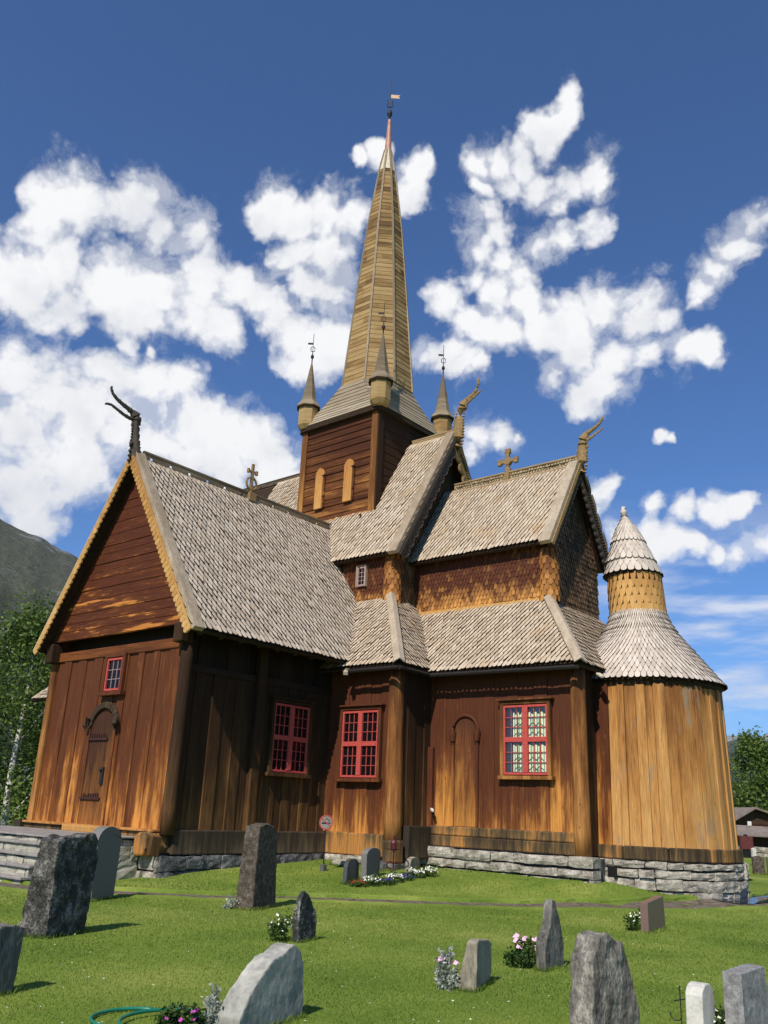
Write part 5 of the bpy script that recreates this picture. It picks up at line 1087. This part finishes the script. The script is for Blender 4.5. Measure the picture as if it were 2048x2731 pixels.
clump('straggly white flowered plant left of the small pointed slate stone', -8.95, 8.93, .17, .34, 'leafplant', 'fl_white', 22, 480, .017)
clump('magenta flowers on a dark leafy clump beside the large smooth grey stone', -5.86, 4.84, .17, .25, 'leafplant', 'fl_purple', 9, 900, .022, .045)
clump('pale silvery sprigs pressed against the large smooth grey stone', -5.76, 5.06, .06, .3, 'leafsilver', None, 0, 320, ls=.04)
clump('tall pale pink flowers beside the short tan slab stone', -5.62, 7.98, .11, .36, 'leafsilver', 'fl_pink', 9, 560, .032, .045, fz=(.75, 1.0))
clump('bushy pale pink flowers left of the narrow pointed schist stone', -5.83, 9.83, .2, .36, 'leafplant', 'fl_pink', 16, 900, .032, .05, fz=(.7, 1.05))
clump('small white flowered bush left of the reddish brown slab', -6.62, 14.75, .2, .3, 'leafplant', 'fl_white', 26, 700, .018)
clump('white flowers and dark leaves between the white stone and the granite block', -2.93, 8.05, .13, .26, 'leafplant', 'fl_white', 26, 700, .022, .045)
clump('orange flowers at the right edge of the picture behind the granite block', -2.5, 8.75, .12, .3, 'leafplant', 'fl_orange', 14, 420, .024)
bed = 'flowers in the bed between the three low gravestones'
for q, (x, y, pm, lab) in enumerate(((-13.12, 15.28, 'fl_red', 'rusty red plant at the left end of the flower bed'), (-12.98, 15.55, 'fl_white', 'white flowers in the bed just right of the black polished stone'), (-12.9, 15.95, 'fl_violet', 'violet pansies in front of the taller light grey gravestone'), (-12.95, 16.3, 'fl_white', 'white flower cushion at the middle of the flower bed'), (-13.0, 16.78, 'fl_violet', 'violet flowers at the foot of the iron lantern marker'), (-13.02, 17.15, 'fl_white', 'white flowers in front of the small rough gravestone'), (-12.95, 17.6, 'fl_white', 'white flowers at the right end of the flower bed'))):
    clump(lab, x, y, .21, .22 if pm == 'fl_white' else .13, 'leafplant', pm, 60 if pm == 'fl_white' else 34, 420, .022, .045, bed)
# lawn grass: short mown blades, thickest near the viewer
def grass(n):
    d = 3.6*np.exp(RNG.random(n)*math.log(26/3.6)); a = R(40)+RNG.uniform(-.5, .5, n)
    x, y = -d*np.sin(a), d*np.cos(a)
    keep = np.ones(n, bool)
    poly = np.concatenate([A, B[::-1]]); keep &= ~inpoly(np.stack([x, y], 1), poly)
    for rect in ((-32, 12.6, -16.45, 27), (-16.6, 17.7, -14.1, 27), (-14.5, 19.1, -9.5, 27), (-24.6, 9.7, -17.1, 12.7)): keep &= ~((x > rect[0]) & (x < rect[2]) & (y > rect[1]) & (y < rect[3]))
    keep &= np.hypot(x+9.5, y-Y0) > 2.2
    x, y, d = x[keep], y[keep], d[keep]
    tx_, ty_ = [], []                                       # longer tufts round the stones
    for c in FEET:
        for p_, q_ in ((c[0], c[1]), (c[2], c[3]), (c[0], c[2]), (c[1], c[3])):
            k = int(np.hypot(*(q_-p_)[:2])*420)+20; t = RNG.random(k); tx_.append(p_[0]+(q_[0]-p_[0])*t+RNG.normal(0, .018, k)); ty_.append(p_[1]+(q_[1]-p_[1])*t+RNG.normal(0, .018, k))
    tx_, ty_ = np.concatenate(tx_), np.concatenate(ty_); nt_ = len(tx_)
    x, y, d = np.concatenate([x, tx_]), np.concatenate([y, ty_]), np.concatenate([d, np.hypot(tx_, ty_)]); n = len(x); z = G(x, y)
    h = RNG.uniform(.008, .02, n)*(1+.03*d); h[-nt_:] = RNG.uniform(.02, .075, nt_); w = .0026*np.maximum(1, d/5)*RNG.uniform(.7, 1.4, n)
    t = RNG.uniform(0, math.pi, n); lx_, ly_ = RNG.normal(0, .5, n)*h, RNG.normal(0, .5, n)*h
    V = np.stack([np.stack([x-w*np.cos(t), y-w*np.sin(t), z-.004], 1), np.stack([x+w*np.cos(t), y+w*np.sin(t), z-.004], 1), np.stack([x+lx_, y+ly_, z+h], 1)], 1).reshape(-1, 3)
    me = bpy.data.meshes.new('grass'); me.vertices.add(3*n); me.vertices.foreach_set('co', V.ravel().astype(np.float32)); me.loops.add(3*n); me.loops.foreach_set('vertex_index', np.arange(3*n, dtype=np.int32))
    me.polygons.add(n); me.polygons.foreach_set('loop_start', np.arange(0, 3*n, 3, dtype=np.int32)); me.polygons.foreach_set('loop_total', np.full(n, 3, np.int32)); me.update(); me.validate()
    patch = .5+.28*np.sin(x*1.3+np.sin(y*.9)*1.5)*np.sin(y*1.1+1.0)
    at = me.attributes.new('rnd', 'FLOAT', 'POINT'); at.data.foreach_set('value', np.repeat(np.clip(patch*.9+RNG.random(n)*.3-.08+.25*np.sin(x*.45-y*.6)*np.sin(y*.35+x*.2), 0, 1), 3).astype(np.float32))
    me.materials.append(M['grass']); o = bpy.data.objects.new('grass', me); COL.objects.link(o); return stuff(o)
grass(320000)
b = MB(); n = 420; d = 4.5*np.exp(RNG.random(n)*math.log(15/4.5)); a = R(40)+RNG.uniform(-.46, .46, n); poly = np.concatenate([A, B[::-1]])
for i in range(n):
    x, y = -d[i]*math.sin(a[i]), d[i]*math.cos(a[i])
    if inpoly(np.array([[x, y]]), poly)[0] or y > 16 or (x < -16.4 and y > 9.5): continue
    z = float(G(x, y))+.035; r_ = random.uniform(.006, .012); b.add([(x+r_*math.cos(t), y+r_*math.sin(t), z+random.uniform(-.003, .003)) for t in np.linspace(0, 6.28, 7)[:-1]], [(0, 1, 2, 3, 4, 5)])
stuff(b.build('clover_flowers', 'fl_white'))

# ================================================================== trees, far buildings, hills
def tree(label, x, y, h, rx, nleaf, leaf, bark, crown0=.25, lean=(0, 0), seed=1, size=.13, droop=.6, group=None, trunk=.16, name='birch_tree', clusters=90):
    rs = np.random.default_rng(seed); z = float(G(x, y))
    t = thing(name, label, 'tree', (x, y, z), group)
    b = MB(); tp = [(x+lean[0]*k+.12*math.sin(k*5+seed), y+lean[1]*k+.1*math.cos(k*4+seed), z+h*.96*k-.1*(k == 0)) for k in np.linspace(0, 1, 9)]
    b.tube(tp, [trunk*(1-.88*k) for k in np.linspace(0, 1, 9)], 9)
    C = []
    for i in range(clusters):
        k = crown0+(1-crown0)*rs.random()**.85; env = math.sin(math.pi*min(1, (k-crown0)/(1-crown0)*.82+.16))**.7
        a = rs.random()*6.283; q = rx*env*(.35+.65*math.sqrt(rs.random()))
        base = np.array(tp[min(8, int(k*8))]); c = np.array((base[0]+q*math.cos(a), base[1]+q*math.sin(a), z+h*k+rs.normal(0, .15))); C.append(c)
        if i % 5 == 0: b.tube([base-np.array((0, 0, q*.4)), (base+c)/2+np.array((0, 0, .1)), c], [trunk*.22*(1-k*.6), .025, .012], 5)
    b.build('trunk', bark, t, smooth=True)
    m_ = MB(); global RNG; old = RNG; RNG = rs; sp = rx*.17
    leaves(m_, C, nleaf, (sp, sp, sp*1.25), size, .1, droop); RNG = old
    m_.build('crown', leaf, t); return t
gl = 'birches left of the church'
tree('tall leafy birch with a white trunk hard against the left of the transept', -34.5, 18.8, 8.6, 2.6, 19000, 'leaf', 'birchbark', .12, (-1.0, .3), 3, .17, .7, gl)
tree('dark birch behind the leafy birch at the left edge', -42, 18.5, 9.0, 3.2, 15000, 'leafdark', 'birchbark', .08, (.4, 0), 5, .2, .7, gl)
tree('shorter birch between the church corner and the leafy birch', -38.5, 23.5, 8.2, 2.5, 13000, 'leafdark', 'bark', .06, (.2, 0), 9, .18, .6, gl)
gr = 'trees beyond the apse'
tree('slim grey green birch rising just right of the apse', -20.6, 66.5, 7.4, 1.9, 10000, 'leaf', 'birchbark', .1, (0, 0), 11, .24, .6, gr)
tree('full bright green birch beyond the far sheds right of the apse', -20.0, 74.0, 7.8, 2.9, 14000, 'leaf', 'birchbark', .1, (0, 0), 12, .26, .6, gr)
tree('rounded green birch at the right edge of the picture', -16.2, 68.0, 6.6, 2.6, 12000, 'leaf', 'birchbark', .1, (0, 0), 13, .25, .6, gr)
tree('dark low tree behind the barn gable right of the apse', -22.0, 80.0, 6.0, 3.4, 9000, 'leafdark', 'bark', .05, (0, 0), 14, .28, .4, gr)
rr_ = np.array((math.cos(YAW), math.sin(YAW), 0)); dd_ = np.array((-math.sin(YAW), math.cos(YAW), 0))
def far_box(mb, o, a0, a1, d0, d1, z0, z1): o = np.array(o); mb.prism([o+rr_*a+dd_*d+np.array((0, 0, z0)) for a, d in ((a0, d0), (a1, d0), (a1, d1), (a0, d1))], (0, 0, z1-z0))
o = np.array((-19.28, 61.03, .1))
bn = thing('barn', 'dark brown barn with a low pitched grey roof half hidden behind the apse', 'barn', tuple(o))
b = MB(); far_box(b, o, -1.5, 3.2, 0, 6, 0, 1.7); b.prism([o+rr_*-1.5+np.array((0, 0, 1.6)), o+rr_*3.2+np.array((0, 0, 1.6)), o+rr_*.1+np.array((0, 0, 2.55))], dd_*6); b.build('wall', 'barn', bn)
b = MB()
for (p0, z0), (p1, z1) in (((-1.9, 1.5), (.1, 2.63)), ((3.6, 1.6), (.1, 2.63))): b.prism([o+rr_*p0-dd_*.5+np.array((0, 0, z0)), o+rr_*p1-dd_*.5+np.array((0, 0, z1)), o+rr_*p1-dd_*.5+np.array((0, 0, z1+.1)), o+rr_*p0-dd_*.5+np.array((0, 0, z0+.1))], dd_*7.2)
b.build('roof', 'barnroof', bn)
o = np.array((-16.29, 50.96, .15))
wl = thing('roofed_wall', 'long dry stone churchyard wall under a low grey plank roof beyond the apse', 'wall', tuple(o))
b = MB()
for q in range(2): stonewall(b, o+rr_*-1.2, rr_, 9, 0, 0, -dd_, courses=[q*.3-.1, (q+1)*.3-.1], lmin=.35, lmax=.9, jut=.05)
b.build('stone_wall', 'found', wl)
b = MB(); far_box(b, o, -1.2, 8, .3, 1.2, -.1, 1.15); b.build('boarding', 'barn', wl)
b = MB(); b.prism([o+rr_*-1.3-dd_*.45+np.array((0, 0, 1.02)), o+rr_*8-dd_*.45+np.array((0, 0, .88)), o+rr_*8+dd_*.9+np.array((0, 0, 1.34)), o+rr_*-1.3+dd_*.9+np.array((0, 0, 1.5))], (0, 0, .07)); b.build('roof', 'barnroof', wl)
o = np.array((-15.42, 47.56, .15))
bx_ = thing('red_box', 'dull red box on a dark stand in front of the roofed wall', 'box', tuple(o))
b = MB(); far_box(b, o, -.31, .31, -.15, .15, .4, 1.02); b.build('body', 'redbox', bx_, bevel=.03)
b = MB(); far_box(b, o, -.2, .2, -.1, .1, -.1, .4); b.build('stand', 'black', bx_)
b = MB(); b.lathe([(.11, 1.02), (.11, 1.08), (.06, 1.13)], tuple(o), 10); b.build('lid', 'barn', bx_)
o = np.array((-17.03, 53.35, .15)); fs = thing('small_sign', 'tiny white sign on a post above the roofed wall', 'sign', tuple(o))
b = MB(); far_box(b, o, -.02, .02, -.02, .02, .9, 1.62); b.build('post', 'signgrey', fs)
b = MB(); far_box(b, o, -.11, .11, -.04, -.022, 1.55, 1.77); b.build('plate', 'plastic', fs)
o = np.array((-31.0, 13.8, 0)); bt = thing('timber_bench', 'dark low timber bench in the shade left of the steps', 'bench', tuple(o))
b = MB(); b.box(o+np.array((-3, -.3, .62)), o+np.array((3, .4, .72))); b.build('seat', 'barn', bt, bevel=.02)
for s_ in (-2.2, 0, 2.2):
    b = MB(); b.box(o+np.array((s_-.1, -.25, -.1)), o+np.array((s_+.1, .35, .62))); b.build('leg', 'barn', bt)
# hills
def hill(name, az0, az1, dist, crest_pts, foot_k, mt, rough, n=120, rows=40, seed=2):
    rs = np.random.default_rng(seed); az = np.linspace(az0, az1, n); el = np.interp(az, [p[0] for p in crest_pts], [p[1] for p in crest_pts])
    nzs = sum(rs.normal(0, 1)*np.sin(az*f_+rs.random()*6)/f_ for f_ in (1.1, 2.3, 3.9, 6.7, 9.1))*rough
    V = []
    for j in range(rows):
        t = j/(rows-1); dj = dist*(1-(1-foot_k)*t)
        for i in range(n):
            H_ = dist*math.tan(R(el[i]))*(1-t)**1.15 + nzs[i]*dist*.004*(1-t)
            w_ = rs.normal(0, 1)*dist*.0022*min(1, 4*t*(1-t)+.15)*rough + dist*.006*rough*math.sin(i*.55+3*math.sin(t*7))*t*(1-t)*2
            a = R(az[i]); V.append((math.sin(a)*dj, math.cos(a)*dj, max(H_+w_, -3) if j < rows-1 else -5))
    b = MB(); b.add(V, [(j*n+i, j*n+i+1, (j+1)*n+i+1, (j+1)*n+i) for j in range(rows-1) for i in range(n-1)], .5)
    return structure(b.build(name, mt, smooth=True))
def hillmat(name, forest, scrub, rockc, s_, z0, z1):
    m, N = mat(name); p = N.pos(); z = N.n('ShaderNodeSeparateXYZ', {0: p}, out=2)
    n1 = N.noise(p, s_, 7, .65); n2 = N.noise(N.map(p, (1, 1, .4)), s_*5, 6, .7)
    w = N.math('ADD', N.n('ShaderNodeMapRange', {0: z, 1: z0, 2: z1, 3: 0, 4: 1}), N.math('MULTIPLY', N.math('SUBTRACT', n1, .5), 1.2))
    c = N.ramp(w, [(.2, forest), (.6, scrub), (.95, scrub)])
    c = N.mix(N.mapr(N.math('ADD', N.math('MULTIPLY', n1, .5), N.math('MULTIPLY', n2, .5)), .53, .62, 0, .85, True), c, rockc)
    finish(N, c, .95, N.math('ADD', n2, n1), 1.0, 14.0, .05); M[name] = m
hillmat('mountain', (.028, .04, .016), (.1, .105, .07), (.26, .255, .25), .011, 60, 300)
hillmat('farridge', (.03, .045, .025), (.06, .075, .04), (.1, .1, .09), .004, 50, 500)
hillmat('fell', (.12, .12, .1), (.26, .25, .22), (.36, .35, .33), .002, 300, 900)
hill('mountain', -100, -40, 1500, [(-100, 17), (-80, 17.6), (-70, 17.2), (-64.8, 15.95), (-63.4, 15.5), (-62, 15.0), (-60, 14.3), (-56, 12), (-50, 9), (-40, 4)], .25, 'mountain', .35, 240, 80, 4)
hill('hill', -40, 12, 4200, [(-40, 5), (-30, 4.9), (-20, 4.62), (-18.7, 4.66), (-17.5, 4.8), (-16.2, 4.74), (-10, 4.5), (0, 4), (12, 3.5)], .4, 'farridge', .3, 100, 30, 6)
hill('hill', -40, 12, 8500, [(-40, 4.5), (-22, 4.6), (-18.7, 5.02), (-17.7, 5.05), (-17.0, 4.92), (-16.2, 5.25), (-14, 5.6), (0, 5), (12, 4)], .5, 'fell', .15, 100, 20, 8)

# thin mountain air
b = MB(); b.box((-9500, -60, -6), (3500, 9600, 900)); hz_ = b.build('haze', 'black')
m, N = mat('haze air'); v = N.n('ShaderNodeVolumePrincipled', {'Color': (.78, .87, 1, 1), 'Density': 4.5e-5, 'Anisotropy': 0.2}); N.n('ShaderNodeOutputMaterial', {1: v}, out=None)
hz_.data.flip_normals(); hz_.data.materials.clear(); hz_.data.materials.append(m); stuff(hz_)
